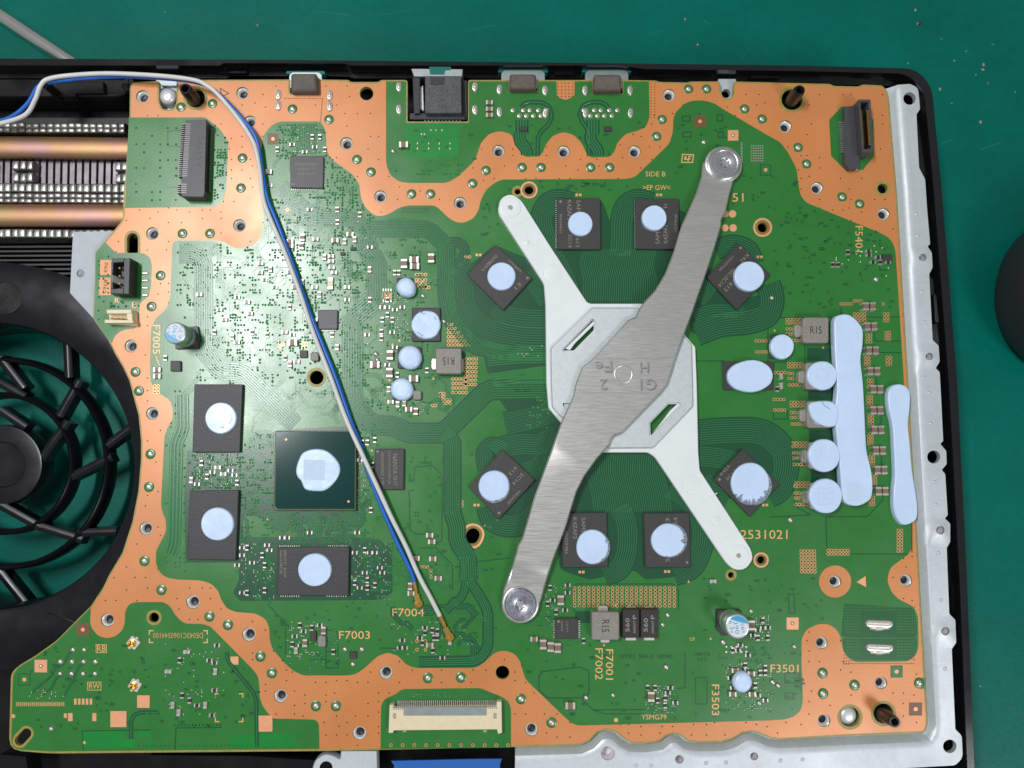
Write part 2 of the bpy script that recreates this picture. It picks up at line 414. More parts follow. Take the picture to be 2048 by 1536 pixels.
# ================================================================== BLACK CONSOLE CASE
CASE_T = BZ + 1.6*MM; CASE_F = 16*MM
case = thing("console_case", "shallow black plastic console case half with a round fan grille", "case", W(1024, 900, 0))
co = [(-500, 112), (600, 118), (1200, 124), (1600, 129), (1833, 135, 44), (1866, 172, 44), (1886, 384), (1917, 768), (1936, 1152), (1962, 1800), (-500, 1800)]
outer = fillet(co, 6, 8)
ci = [(-480, 130), (440, 131), (446, 126), (690, 127), (700, 131), (1240, 131), (1290, 138), (1600, 142), (1815, 147, 40), (1849, 182, 40), (1868, 384), (1898, 768), (1919, 1152), (1945, 1780), (-480, 1780)]
inner = fillet(ci, 5, 6)
mb = MB(); mb.profile(outer, [(0, .5*MM), (0, CASE_T-.9*MM), (.9, CASE_T-.3*MM), (2.6, CASE_T)], CASE_T, 0)
mb.v = mb.v[:4*len(outer)]; keep = [(f, m) for f, m in zip(mb.f, mb.m) if max(f) < len(mb.v)]
mb.f = [k[0] for k in keep]; mb.m = [k[1] for k in keep]
o2 = offset(outer, 2.6)
mb.sheet([o2, inner], CASE_T, CASE_T)
mb.wall(inner, CASE_F-1*MM, CASE_T, CASE_T)
mb.build("rim", 'blackgloss', case, smooth=40)
# a lower inner lip that follows the rim
lip_z = BZ - 3.2*MM
mb = MB(); mb.solid([offset(inner, -1), offset(inner, 9)], lip_z-2*MM, lip_z, CASE_T); mb.build("inner_lip", 'black', case)
# floor with the round fan opening
FC = (-14, 926)
FANZ = BZ - 5*MM
mb = MB()
fl = [(-478, 150), (1840, 160), (1880, 700), (1940, 1700), (-478, 1700)]
fzl = [tuple(p) for p in fl]
mb.solid([fzl, circ(-22, 932, 300, 64)], CASE_F-2*MM, CASE_F, BZ-4*MM); mb.build("floor", 'black', case)
# fan duct: a flat ring with a rounded inner lip
def ringmesh(cx, cy, prof, zm, n=96):
    mb = MB(); a = []
    for r, z in prof:
        for p in circ(cx, cy, r, n):
            w = W(p[0], p[1], zm); w.z = z; a.append(w)
    mb.add(a, [(k*n+i, k*n+(i+1) % n, (k+1)*n+(i+1) % n, (k+1)*n+i) for k in range(len(prof)-1) for i in range(n)])
    return mb
mb = ringmesh(-22, 932, [(286, CASE_F-9*MM), (286, FANZ-1.6*MM), (289, FANZ-.7*MM), (294, FANZ-.3*MM), (345, FANZ), (392, FANZ-.2*MM), (410, FANZ-1.2*MM), (414, CASE_F)], FANZ)
mb.build("fan_duct", 'grille', case, smooth=35)
p = W(12, 597, FANZ); k = mpp(12, 597, FANZ)
mb = MB(); mb.lathe(p, [(33*k, -.2*MM), (33*k, .06*MM), (32.4*k, .09*MM), (0.1*k, .09*MM)], 48); mb.build("round_pad", 'black', case)
mb = MB(); mb.solid([fillet([(92, 1225), (150, 1246), (112, 1276), (100, 1252)], 2)], FANZ-.1*MM, FANZ+.5*MM); mb.build("rib", 'grille', case)
# grille: hub, two rings, swirled spokes
GZ = 13*MM
def grille_ring(r0, r1, z1, z0):
    mb = ringmesh(2, 927, [(r0, z0), (r0+1.5, z1-.6*MM), ((r0+r1)/2, z1), (r1-1.5, z1-.6*MM), (r1, z0)], GZ); return mb
grille_ring(132, 145, GZ, GZ-5*MM).build("grille_ring", 'grille', case, smooth=60)
grille_ring(202, 216, GZ, GZ-5*MM).build("grille_ring", 'grille', case, smooth=60)
mb = ringmesh(5, 929, [(80, GZ-6*MM), (80, GZ-.8*MM), (78, GZ-.1*MM), (74, GZ), (46, GZ), (44, GZ-.35*MM), (40, GZ-.4*MM), (.5, GZ-.4*MM)], GZ, 64)
mb.build("grille_hub", 'grille', case, smooth=30)
spk = [((82, 912), (128, 848)), ((118, 826), (152, 766)), ((134, 748), (131, 680)), ((146, 950), (214, 916)), ((214, 888), (262, 852)),
       ((0, 1012), (72, 1052)), ((77, 1054), (154, 1078)), ((160, 1066), (224, 1064)), ((0, 1150), (52, 1214)), ((-20, 756), (40, 790)), ((0, 720), (40, 772)), ((0, 822), (44, 852)),
       ((-70, 900), (-140, 870)), ((-60, 980), (-130, 1010)), ((-150, 850), (-215, 830)), ((-140, 1030), (-200, 1060)), ((-210, 950), (-300, 960))]
for a, b in spk:
    mb = MB(); pa, pb = W(*a, GZ), W(*b, GZ); d = (pb-pa); L = d.length; an = math.atan2(d.y, d.x); c = (pa+pb)/2; kk = 20*mpp(*a, GZ)
    n = Vector((-d.y, d.x, 0)).normalized(); vs = []
    for q in (pa - d*.10, pb + d*.10):
        for (u, z) in ((-.5, -4.6*MM), (-.42, -.8*MM), (-.1, -.35*MM), (.1, -.35*MM), (.42, -.8*MM), (.5, -4.6*MM)): vs.append(q + n*(u*kk) + Vector((0, 0, z)))
    mb.add(vs, [(i, i+1, 7+i, 6+i) for i in range(5)] + [(0, 1, 2, 3, 4, 5), (6, 7, 8, 9, 10, 11)])
    mb.build("grille_spoke", 'grille', case, smooth=50)
# ledges and clips in the channel behind the heat sink
def ledge(name, pts, z1, h, mat='black', r=1.5):
    mb = MB(); mb.profile(fillet(pts, r, 3), [(0, z1-h), (0, z1-.3*MM), (1.5, z1)], z1); return mb.build(name, mat, case, smooth=35)
ledge("ledge", [(-200, 149), (256, 152), (262, 172), (250, 188), (234, 193), (84, 193), (-200, 192)], BZ-4*MM, 7*MM)
ledge("ledge", [(120, 165), (207, 163), (208, 185), (150, 186), (150, 192), (100, 192)], BZ-2.6*MM, 4*MM, 'grille')
ledge("ledge", [(-200, 196), (262, 196), (240, 204), (-200, 204)], BZ-8*MM, 5*MM)
ledge("cable_hook", [(84, 160), (92, 158), (96, 166), (90, 178), (84, 174)], BZ+3.5*MM, 9*MM, 'blackgloss')
ledge("snap_clip", [(86, 139), (90, 126), (97, 124), (97, 139)], BZ-1*MM, 4*MM)
ledge("snap_clip", [(436, 140), (494, 140), (494, 147), (436, 147)], BZ-2*MM, 4*MM)
ledge("snap_clip", [(1108, 140), (1150, 140), (1150, 150), (1108, 150)], BZ-2*MM, 4*MM)
ledge("snap_clip", [(1306, 144), (1360, 144), (1360, 153), (1306, 153)], BZ-2*MM, 4*MM)
ledge("snap_clip", [(1500, 147), (1560, 147), (1560, 157), (1500, 157)], BZ-2*MM, 4*MM)
ledge("snap_clip", [(944, 131), (984, 131), (984, 144), (944, 144)], BZ-2*MM, 4*MM)
ledge("snap_clip", [(1866, 588), (1873, 588), (1876, 646), (1869, 646)], BZ-2*MM, 4*MM, 'grille')
ledge("snap_clip", [(1900, 1166), (1906, 1166), (1909, 1224), (1903, 1224)], BZ-2*MM, 4*MM, 'grille')
ledge("ledge", [(0, 1508), (52, 1512), (60, 1560), (0, 1560)], BZ-3*MM, 6*MM, 'grille')
ledge("ledge", [(300, 1509), (500, 1511), (640, 1520), (640, 1560), (300, 1560)], BZ-5*MM, 6*MM, 'black')
mb = MB(); p = W(256, 168, BZ-1.5*MM); k = mpp(256, 168)
mb.lathe(p, [(14*k, -6*MM), (14*k, -.3*MM), (12*k, 0), (.1*k, 0)], 24)
mb.box(p + Vector((0, 0, .1*MM)), 22*k, 2*k, .5*MM); mb.box(p + Vector((0, 0, .1*MM)), 2*k, 22*k, .5*MM)
mb.build("screw_boss", 'grille', case, smooth=35)
# black posts that stand up through the board
for (x, y, r) in ((390, 200, 14.5), (1582, 203, 14), (1764, 1427, 14)):
    p = W(x, y, BZ); k = mpp(x, y); mb = MB()
    mb.lathe(p, [(r*k, -6*MM), (r*.98*k, .5*MM), (r*.80*k, 6.4*MM), (r*.72*k, 6.9*MM), (r*.50*k, 6.9*MM), (r*.42*k, 6.5*MM), (r*.42*k, 3*MM), (.05*k, 3*MM)], 28)
    mb.build("post", 'blackgloss', case, smooth=35)
p = W(1270, 1455, BZ)

# ================================================================== SILVER SHEET-METAL FRAME
fr = thing("metal_chassis", "silver sheet-metal chassis with screw holes along two board edges", "chassis", W(1870, 900, CASE_F))
edge_right = [(1776, 172), (1793, 384), (1816, 768), (1838, 1152), (1854, 1446)]
edge_bot = [(1849, 1466), (1700, 1472), (1560, 1479), (1540, 1476), (1520, 1467), (1503, 1463), (1485, 1466), (1465, 1478), (1445, 1484), (1395, 1485), (1375, 1482), (1362, 1471), (1347, 1467), (1333, 1471), (1318, 1483), (1290, 1487), (1262, 1486), (1248, 1478), (1232, 1464), (1213, 1459), (1195, 1464), (1178, 1482), (1160, 1490), (1030, 1494)]
E = edge_right + edge_bot
def dense(pts, step):
    out = []
    for i in range(len(pts)-1):
        a, b = Vector(pts[i][:2]), Vector(pts[i+1][:2]); n = max(1, int((b-a).length/step))
        out += [tuple(a+(b-a)*(k/n)) for k in range(n)]
    return out + [tuple(pts[-1][:2])]
def edist(x, y):
    best = 1e9
    for i in range(len(E)-1):
        ax, ay = E[i]; bx, by = E[i+1]; dx, dy = bx-ax, by-ay
        t = max(0, min(1, ((x-ax)*dx + (y-ay)*dy)/(dx*dx+dy*dy)))
        best = min(best, math.hypot(x-ax-t*dx, y-ay-t*dy))
    return best
FR_HOLES = [(1817, 199, 12.5), (1842, 517, 7.5), (1855, 714, 7.5), (1865, 914, 13), (1877, 1060, 8.5), (1887, 1261, 8.5), (1897, 1491, 13.5), (1215, 1505, 14), (1358, 1517, 8.5), (1507, 1511, 8)]
def bossf(x, y):
    b = 0
    for hx, hy, rr in ((1842, 517, 22), (1855, 714, 22), (1877, 1060, 22), (1887, 1261, 22)):
        d = math.hypot(x-hx, y-hy); b += .35*MM * max(0, min(1, (rr-d)/5))
    return b
def frz(x, y):
    d = edist(x, y)
    t = max(0, min(1, (d-1)/21)); t = t*t*(3-2*t)
    return -1.9*MM + 2.5*MM*t + bossf(x, y)
prof = [(1818, 170, 3), (1834, 177, 10), (1838, 220), (1831, 230), (1832, 257), (1836, 337), (1848, 360), (1852, 420), (1858, 489, 1), (1853, 494, 2), (1861, 506), (1863, 536), (1856, 549), (1863, 681), (1875, 692), (1877, 724), (1869, 737, 2), (1877, 745), (1880, 800), (1884, 882, 1), (1878, 888, 2), (1890, 902), (1891, 928), (1881, 940, 2), (1888, 948), (1893, 1030, 1), (1887, 1036, 2), (1898, 1047), (1898, 1083), (1891, 1095), (1896, 1227), (1908, 1239), (1910, 1284), (1901, 1297), (1908, 1457), (1921, 1470, 6), (1923, 1514, 10), (1908, 1529, 6), (1780, 1536), (1770, 1640), (1030, 1640)]
ol_ = fillet([(p[0], p[1], p[2] if len(p) > 2 else 2.5) for p in prof] + [(x, y, 0) for x, y in reversed(E)], 2.5, 3)
ol = dense(ol_ + [ol_[0]], 16)[:-1]
xt = []
for d in (5, 9, 13, 17, 23, 30):
    ln = dense(offset(E, -d, closed=False), 14)
    seg = []
    for q in ln:
        if inside(q[0], q[1], ol): seg.append(q)
        else:
            if len(seg) > 1: xt.append(seg)
            seg = []
    if len(seg) > 1: xt.append(seg)
for hx, hy in ((1842, 517), (1855, 714), (1877, 1060), (1887, 1261)):
    pass
mb = MB()
hl = [circ(x, y, r, 24) for x, y, r in FR_HOLES]
mb.sheet([ol]+hl, BZ, BZ, 0, xt, frz)
mb.wall(ol, BZ-1*MM, BZ, BZ, 0, frz)
for h in hl: mb.wall(h, BZ-1.6*MM, BZ, BZ, 0, frz)
mb.build("sheet", 'frame', fr, smooth=25)
for (x, y, r) in FR_HOLES:
    if r < 12 or (x, y) == (1215, 1505):
        p = W(x, y, BZ+frz(x, y)-.3*MM); k = mpp(x, y); mb = MB()
        mb.lathe(p, [(r*1.0*k, 0), (r*.92*k, -.6*MM), (r*.86*k, -3.2*MM), (r*.80*k, -3.4*MM), (.02*k, -4.5*MM)], 24)
        mb.build("threaded_hole", 'steel', fr, smooth=40)
for (x, y) in ((1832, 428), (1835, 472), (1843, 584), (1847, 644), (1847, 755), (1857, 785), (1861, 847), (1869, 964), (1872, 1009), (1877, 1106), (1882, 1200), (1890, 1337), (1561, 1521), (1605, 1519), (1272, 1531), (1302, 1531), (1412, 1526), (1452, 1525)):
    p = W(x, y, BZ+frz(x, y)); k = mpp(x, y); mb = MB(); mb.lathe(p, [(4.2*k, -.02*MM), (3*k, .22*MM), (1.4*k, .32*MM), (.05*k, .34*MM)], 12)
    mb.build("dimple", 'frame', fr, smooth=60)
# pale rivets on the frame seen through the board
for (x, y, r, zt) in ((333, 189, 17.5, -.2), (1700, 1434, 19, -.9)):
    p = W(x, y, BZ); k = mpp(x, y); mb = MB()
    mb.lathe(p, [(r*1.1*k, -4*MM), (r*k, (zt-1.2)*MM), (r*.93*k, (zt-.5)*MM), (r*.7*k, zt*MM), (r*.35*k, (zt+.18)*MM), (.02*k, (zt+.22)*MM)], 28); mb.build("rivet", 'rivet', fr, smooth=50)
mb = MB(); mb.solid([fillet([(312, 160), (356, 160), (358, 226), (312, 226)], 3)], BZ-5*MM, BZ-3.4*MM); mb.solid([rrect(338, 167, 36, 8, 3)], BZ-3.4*MM, BZ-2.2*MM)
mb.build("tab", 'frame', fr)
mb = MB(); mb.solid([fillet([(1436, 158), (1472, 158), (1472, 205), (1436, 205)], 3), circ(1452, 187, 9, 20)], BZ-3.6*MM, BZ-2*MM); mb.build("tab", 'frame', fr)
# plain plate beside the fan
pl = thing("mounting_plate", "grey metal plate with one small hole beside the fan duct", "plate", W(165, 540, CASE_F))
mb = MB(); mb.solid([fillet([(147, 464), (240, 462), (250, 640), (190, 640), (140, 586), (145, 486)], 2), circ(161, 547, 8, 20)], BZ-3.6*MM, BZ-2.2*MM); mb.build("plate", 'dullplate', pl)
mb = MB(); mb.lathe(W(161, 547, BZ-2.4*MM), [(8.2*mpp(161, 547), 0), (7*mpp(161, 547), -.8*MM), (6.4*mpp(161, 547), -3*MM), (1e-6, -4*MM)], 20); mb.build("threaded_hole", 'steel', pl, smooth=40)
# lower bracket with a round eye, and the blue ribbon below the board
br = thing("eye_bracket", "silver bracket with a rounded eye below the lower board edge", "bracket", W(690, 1520, CASE_F))
ey = fillet([(681, 1500), (755, 1500), (757, 1600), (622, 1600), (622, 1548, 8), (628, 1520, 18), (650, 1506, 16), (668, 1510, 8), (680, 1518, 4)], 4, 5)
mb = MB(); mb.profile(ey, [(0, BZ-5*MM), (0, BZ-2.8*MM), (2.2, BZ-2.3*MM)], BZ-2.3*MM); mb.build("plate", 'frame', br, smooth=40)
mb = MB(); mb.lathe(W(652, 1536, BZ-2.2*MM), [(13*mpp(652, 1536), .02*MM), (11.5*mpp(652, 1536), .02*MM), (11*mpp(652, 1536), -.1*MM), (1e-6, -.1*MM)], 24); mb.build("eye", 'black', br)
rb = thing("ribbon_cable", "flat blue ribbon cable end lying below the board beside the eye bracket", "cable", W(890, 1530, CASE_F))
mb = MB(); mb.solid([fillet([(782, 1522), (788, 1530), (786, 1600), (1000, 1600), (1000, 1528), (1004, 1518), (960, 1518)], 1)], BZ-4*MM, BZ-3.4*MM); mb.build("film", 'ribbon', rb)
mb = MB(); mb.solid([rrect(892, 1576, 200, 60)], BZ-3.4*MM, BZ-3.1*MM); mb.build("stiffener", 'ribbon', rb)

# ================================================================== HEAT SINK
hs = thing("heat_sink", "heat sink with two tarnished copper heat pipes between silver fin tabs", "heat sink", W(120, 370, CASE_F))
HZ = BZ - 4*MM
k0 = mpp(120, 360, HZ)
def tabmesh(w, d, h, name):
    mb = MB(); hw, hd = w/2*k0, d/2*k0; b = 1.6*k0
    vs = []
    for (i, z) in ((0, -h), (0, -.5*MM), (b, -.1*MM), (b*1.7, 0)):
        for x, y in ((-hw+i, -hd+i), (hw-i, -hd+i), (hw-i, hd-i), (-hw+i, hd-i)): vs.append((x, y, z))
    mb.add(vs, [(4*k+i, 4*k+(i+1) % 4, 4*k+4+(i+1) % 4, 4*k+4+i) for k in range(3) for i in range(4)] + [(12, 13, 14, 15)])
    return mb
def row(n0, y0, y1, pitch, w, zt, xs=None, slope=.006, jit=.5):
    proto = None
    for i in range(n0):
        x = (-58 - 8*pitch + i*pitch) if xs is None else xs[i]
        if proto is None:
            o = tabmesh(w, y1-y0, 5*MM, "fin_tab").build("fin_tab", 'fintab', hs, smooth=35); proto = o
        else:
            o = proto.copy(); COL.objects.link(o); o.parent = hs; o.matrix_parent_inverse = Matrix.Translation(-hs.location)
        o.location = W(x, (y0+y1)/2 + random.uniform(-jit, jit) + x*slope, zt); o.rotation_euler = (random.uniform(-.06, .06), random.uniform(-.1, .1), random.uniform(-.02, .02))
row(30, 244, 254.5, 14.3, 14, HZ)
row(30, 254, 264, 14.3, 14, HZ-.3*MM)
row(30, 365, 384, 14.4, 13.8, HZ-.6*MM)
row(30, 385, 395, 14.4, 14, HZ-.3*MM)
row(30, 395, 405, 14.4, 14, HZ-.5*MM)
row(30, 457, 475, 14.5, 14, HZ)
for g in ((-150, -136, -122), (-52, -38, -24), (31, 45, 59), (236, 249)):
    row(len(g), 320, 339, 14, 12.8, HZ, xs=g); row(len(g), 344, 363, 14, 12.8, HZ, xs=g)
for i in range(32):
    x = -175 + i*14.4 + 3
    mb = MB(); mb.solid([[(x-4.6, 318), (x+4.6, 318), (x+3.6, 368), (x-5.6, 368)]], HZ-8*MM, HZ-3.2*MM); mb.build("fin", 'fin', hs)
for (x, y0, y1) in ((45, 326, 348), (240, 326, 348)): pass
for (ya, yb, zz) in ((272, 318, 0), (408, 455, 0)):
    c = (ya+yb)/2; r = (yb-ya)/2*k0; mb = MB()
    path = [W(x, c + x*.010*(1 if ya < 300 else -.008), HZ-1.2*MM) for x in range(-210, 300, 15)]
    n = 20; a = []
    for p in path:
        for k in range(n):
            q = 2*math.pi*k/n; a.append(p + Vector((0, math.cos(q)*r, math.sin(q)*r*.55)))
    L = len(path); mb.add(a, [(i*n+k, i*n+(k+1) % n, (i+1)*n+(k+1) % n, (i+1)*n+k) for i in range(L-1) for k in range(n)])
    mb.build("heat_pipe", 'pipe', hs, smooth=60)
mb = MB(); mb.solid([[(-210, 236), (300, 236), (300, 480), (-210, 480)]], HZ-11*MM, HZ-8*MM); mb.build("fin_base", 'fin_hole_dark', hs)
mb = MB()
for j in range(12):
    mb.solid([[(-210, 484+j*9), (170, 482+j*9), (170, 485.5+j*9), (-210, 487.5+j*9)]], HZ-9*MM, HZ-5*MM)
mb.build("lower_fins", 'fin_hole_dark', hs, kind="stuff")

# ================================================================== CIRCUIT BOARD
pcb = thing("circuit_board", "green circuit board with bare copper border, chips and connectors", "circuit board", W(1024, 800, BZ-1.3*MM))
BOARD = fillet([(260, 165, 12), (318, 162, 3), (318, 205, 14), (325, 219, 12), (347, 219, 12), (353, 205, 14), (353, 160, 3), (580, 159, 1), (580, 187, 2), (637, 187, 2), (637, 159, 1), (697, 160), (701, 164), (757, 164), (762, 160),
    (815, 160, 5), (815, 243, 3), (936, 243, 3), (936, 160, 5), (1019, 160, 1), (1019, 182, 2), (1075, 182, 2), (1075, 160, 1), (1186, 160, 1), (1186, 187, 2), (1245, 187, 2), (1245, 160, 1), (1312, 161), (1318, 164), (1375, 165), (1381, 163), (1440, 163, 3), (1441, 185, 12), (1448, 197, 10), (1462, 197, 10), (1467, 185, 12), (1468, 163, 3),
    (1660, 168), (1668, 172), (1718, 173), (1725, 169), (1764, 171), (1776, 183, 6), (1793, 384, 0), (1816, 768, 0), (1838, 1152, 0), (1855, 1450, 12), (1849, 1465, 8), (1700, 1471, 0)]
    + [(x, y, 3) for x, y in edge_bot[2:-1]] + [(1030, 1494, 0), (639, 1502, 0), (100, 1507, 20), (18, 1500, 24), (22, 1346, 20), (38, 1331, 10), (70, 1312), (112, 1282), (150, 1244), (182, 1212), (207, 1174), (217, 1152), (245, 1105), (265, 1043), (277, 980), (282, 918), (282, 880), (277, 830), (267, 793), (259, 762), (246, 734), (232, 711), (217, 681), (186, 637, 6), (190, 559), (191, 504, 8), (217, 474, 8), (232, 456), (246, 439, 10), (247, 384), (251, 350), (259, 235)], 4, 3)
# holes: x, y, radius, kind (i insert under it, k plain black, o hole with a bare laminate ring, c copper ring)
HOLES = [(285, 193, 12.5, 'i'), (485, 186, 12, 'i'), (500, 243, 11.5, 'i'), (733, 187, 13.5, 'k'), (693, 287, 12.5, 'i'), (761, 393, 12, 'i'), (920, 406, 12, 'i'), (997, 302, 12, 'i'), (1127, 303, 12, 'i'), (1269, 303, 12, 'i'), (1338, 190, 12, 'i'),
    (1571, 253, 12, 'i'), (1634, 376, 12, 'i'), (1765, 377, 10, 'o'), (1767, 428, 12, 'i'), (305, 467, 12.5, 'i'), (479, 451, 12.5, 'i'), (262, 692, 12.5, 'i'), (305, 827, 12.5, 'i'), (292, 1057, 13, 'i'), (215, 1240, 13, 'i'), (386, 1204, 13.5, 'i'), (498, 1269, 13.5, 'i'),
    (308, 1235, 10, 'o'), (561, 1392, 13, 'i'), (772, 1345, 13, 'i'), (719, 1466, 13.5, 'i'), (1005, 1345, 13.5, 'k'), (1063, 1459, 13, 'i'), (1670, 1163, 12, 'i'), (1812, 1161, 12, 'i'), (1643, 1286, 12, 'i'), (1762, 1366, 12, 'i'), (1648, 1441, 12.5, 'i'),
    (1700, 1434, 20, 'o'), (1767, 1427, 20, 'o'), (1584, 199, 21, 'o'), (391, 196, 19, 'o'), (633, 755, 14, 'o'), (1058, 380, 9, 'c'), (1035, 383, 6, 'o'), (1525, 455, 10, 'c'), (1522, 1120, 8, 'c'), (1462, 1150, 6, 'o')]
hloops = [circ(x, y, r, 28) for x, y, r, k in HOLES]
SLOTS = [rrect(265, 489, 22, 46, 11), rrect(46, 1474, 20, 40, 10, 42), rrect(945, 1072, 26, 32, 13, 25)]
hloops += SLOTS
def holes_in(poly):
    return [h for h in hloops if all(inside(p[0], p[1], poly) for p in h)]
mb = MB(); mb.solid([BOARD]+hloops, BZ-1.3*MM, BZ, bottom=True); mb.build("substrate", 'fr4', pcb)
cu_loop = offset(BOARD, 3.2)
wide = [circ(x, y, r + (5.5 if k == 'o' else .6), 28) for x, y, r, k in HOLES] + [offset(s, -5) for s in SLOTS]
mb = MB(); mb.sheet([cu_loop]+[h for h in wide if all(inside(p[0], p[1], cu_loop) for p in h)], BZ+.02*MM, BZ); mb.build("copper_layer", 'copper', pcb)

MAIN = fillet([(345, 486, 8), (352, 481, 4), (437, 481), (450, 484), (462, 494), (480, 498), (500, 494), (512, 486), (522, 471), (528, 444), (526, 421), (522, 396), (520, 340), (522, 300), (527, 270), (545, 249), (560, 243), (640, 243, 8), (648, 253), (652, 270), (653, 300), (662, 318), (707, 350), (719, 370), (722, 396), (730, 414), (747, 430), (762, 433), (780, 427), (797, 416), (815, 411), (870, 411), (882, 421), (895, 434), (910, 444), (927, 446), (947, 437), (957, 421), (962, 399), (972, 380), (987, 367), (1004, 359), (1250, 358), (1270, 354), (1339, 287), (1346, 262), (1346, 240), (1351, 225), (1369, 207), (1386, 201), (1409, 201), (1429, 207), (1449, 220), (1536, 271), (1561, 285), (1576, 305), (1593, 337), (1597, 370), (1601, 391), (1611, 404), (1626, 411), (1761, 466), (1776, 474), (1786, 486), (1791, 504), (1798, 609), (1806, 734), (1815, 890), (1823, 1045), (1825, 1093), (1818, 1108), (1801, 1120), (1781, 1135), (1776, 1150), (1775, 1164), (1783, 1184), (1798, 1199), (1813, 1206), (1828, 1214), (1836, 1234), (1837, 1294), (1831, 1312), (1816, 1323), (1711, 1324), (1696, 1317), (1686, 1302), (1681, 1272), (1671, 1257), (1656, 1248), (1636, 1248), (1613, 1259), (1603, 1277), (1603, 1327), (1606, 1402), (1601, 1422), (1586, 1434), (1568, 1439), (1536, 1441), (1156, 1451), (1144, 1447), (1129, 1434), (1051, 1359), (1046, 1344), (1041, 1324), (1031, 1309), (1018, 1303), (1002, 1301), (987, 1307), (972, 1322), (957, 1333), (945, 1336), (829, 1336), (812, 1329), (797, 1312), (777, 1305), (757, 1311), (727, 1338), (712, 1348), (697, 1351), (607, 1351), (587, 1342), (572, 1329), (544, 1297), (539, 1277), (539, 1257), (532, 1239), (512, 1227), (472, 1224), (454, 1217), (442, 1199), (437, 1182), (422, 1167), (402, 1161), (357, 1159), (335, 1156), (320, 1146), (312, 1128), (312, 1102), (322, 1083), (332, 1063), (332, 1040), (325, 1025), (322, 1010), (329, 873), (335, 855), (345, 840), (346, 818), (340, 800), (322, 789), (310, 780), (302, 765), (300, 750), (302, 659), (310, 639), (332, 619), (340, 599)], 7, 3)
WIN_A = fillet([(258, 235, 0), (412, 235, 8), (440, 258), (457, 285), (452, 384), (445, 404), (425, 414), (250, 416, 0)], 8, 4)
WIN_C = fillet([(191, 506, 0), (210, 484, 3), (232, 506, 4), (287, 506), (300, 514), (304, 530), (302, 574), (297, 594), (280, 606), (277, 645), (272, 657), (245, 660), (230, 671), (224, 686, 2), (217, 681, 0), (188, 637, 0), (191, 559, 0)], 7, 4)
WIN_D = fillet([(182, 1215, 0), (180, 1247), (185, 1259), (197, 1272), (215, 1277), (232, 1272), (246, 1259), (250, 1244), (250, 1224), (257, 1209), (270, 1204), (327, 1204), (340, 1212), (350, 1229), (362, 1242), (372, 1247), (405, 1248), (420, 1252), (505, 1338), (516, 1352), (519, 1370), (519, 1392), (524, 1410), (544, 1437), (630, 1439), (638, 1447), (639, 1498, 0), (100, 1503, 18), (22, 1498, 20), (26, 1348, 16), (38, 1334, 6), (70, 1315), (112, 1285), (150, 1247)], 7, 4)
WIN_E = fillet([(772, 163, 0), (772, 330, 16), (782, 352), (800, 364), (820, 366), (893, 366), (914, 355), (948, 323), (956, 305), (962, 285), (978, 268), (999, 262), (1020, 267), (1032, 283), (1044, 309), (1052, 314), (1078, 313), (1086, 305), (1092, 288), (1106, 271), (1127, 264), (1148, 270), (1163, 286), (1174, 309), (1182, 315), (1220, 314), (1229, 303), (1235, 285), (1251, 268), (1275, 262), (1292, 254), (1299, 236), (1298, 163, 0), (1247, 163, 0), (1247, 189, 2), (1184, 189, 2), (1184, 163, 0), (1077, 163, 0), (1077, 185, 2), (1017, 185, 2), (1017, 163, 0), (938, 163, 3), (938, 246, 3), (812, 246, 3), (812, 163, 3)], 7, 3)
WIN_F = fillet([(761, 1498, 0), (762, 1410), (769, 1398), (792, 1388), (804, 1378), (962, 1376), (979, 1384), (1002, 1392), (1017, 1403), (1022, 1417), (1022, 1495, 0)], 8, 4)
WIN_H = [(1658, 240), (1683, 213), (1722, 213), (1747, 240), (1748, 312), (1726, 340), (1690, 340), (1662, 312)]
WIN_S = [(1857, 1356), (1840, 1356), (1831, 1361), (1828, 1367), (1831, 1373), (1840, 1378), (1849, 1378)]
MASKS = [MAIN, WIN_A, WIN_C, WIN_D, WIN_E, WIN_F, WIN_H]
bigslots = [offset(s, -5) for s in SLOTS]
whole = wide
Z1 = BZ + .05*MM
for i, w in enumerate(MASKS):
    hs_ = [h for h in whole if all(inside(p[0], p[1], w) for p in h)]
    mb = MB(); mb.sheet([w]+hs_, Z1, BZ); mb.build("solder_mask", 'mask', pcb)
mb = MB(); mb.sheet([[(1851, 1356), (1840, 1356), (1831, 1361), (1828, 1367), (1831, 1373), (1840, 1378), (1850, 1378)]], Z1, BZ); mb.build("solder_mask", 'mask', pcb)

# ---- occupied spots, so that scattered vias and tracks keep clear
OCC = []
def occ(x, y, rx, ry=None): OCC.append((x, y, rx, ry or rx))
def free(x, y, pad=3):
    for ox, oy, rx, ry in OCC:
        if abs(x-ox) < rx+pad and abs(y-oy) < ry+pad: return False
    return True
for x, y, r, k in HOLES: occ(x, y, r+7)
for s in SLOTS:
    xs = [p[0] for p in s]; ys = [p[1] for p in s]; occ((min(xs)+max(xs))/2, (min(ys)+max(ys))/2, (max(xs)-min(xs))/2+6, (max(ys)-min(ys))/2+6)

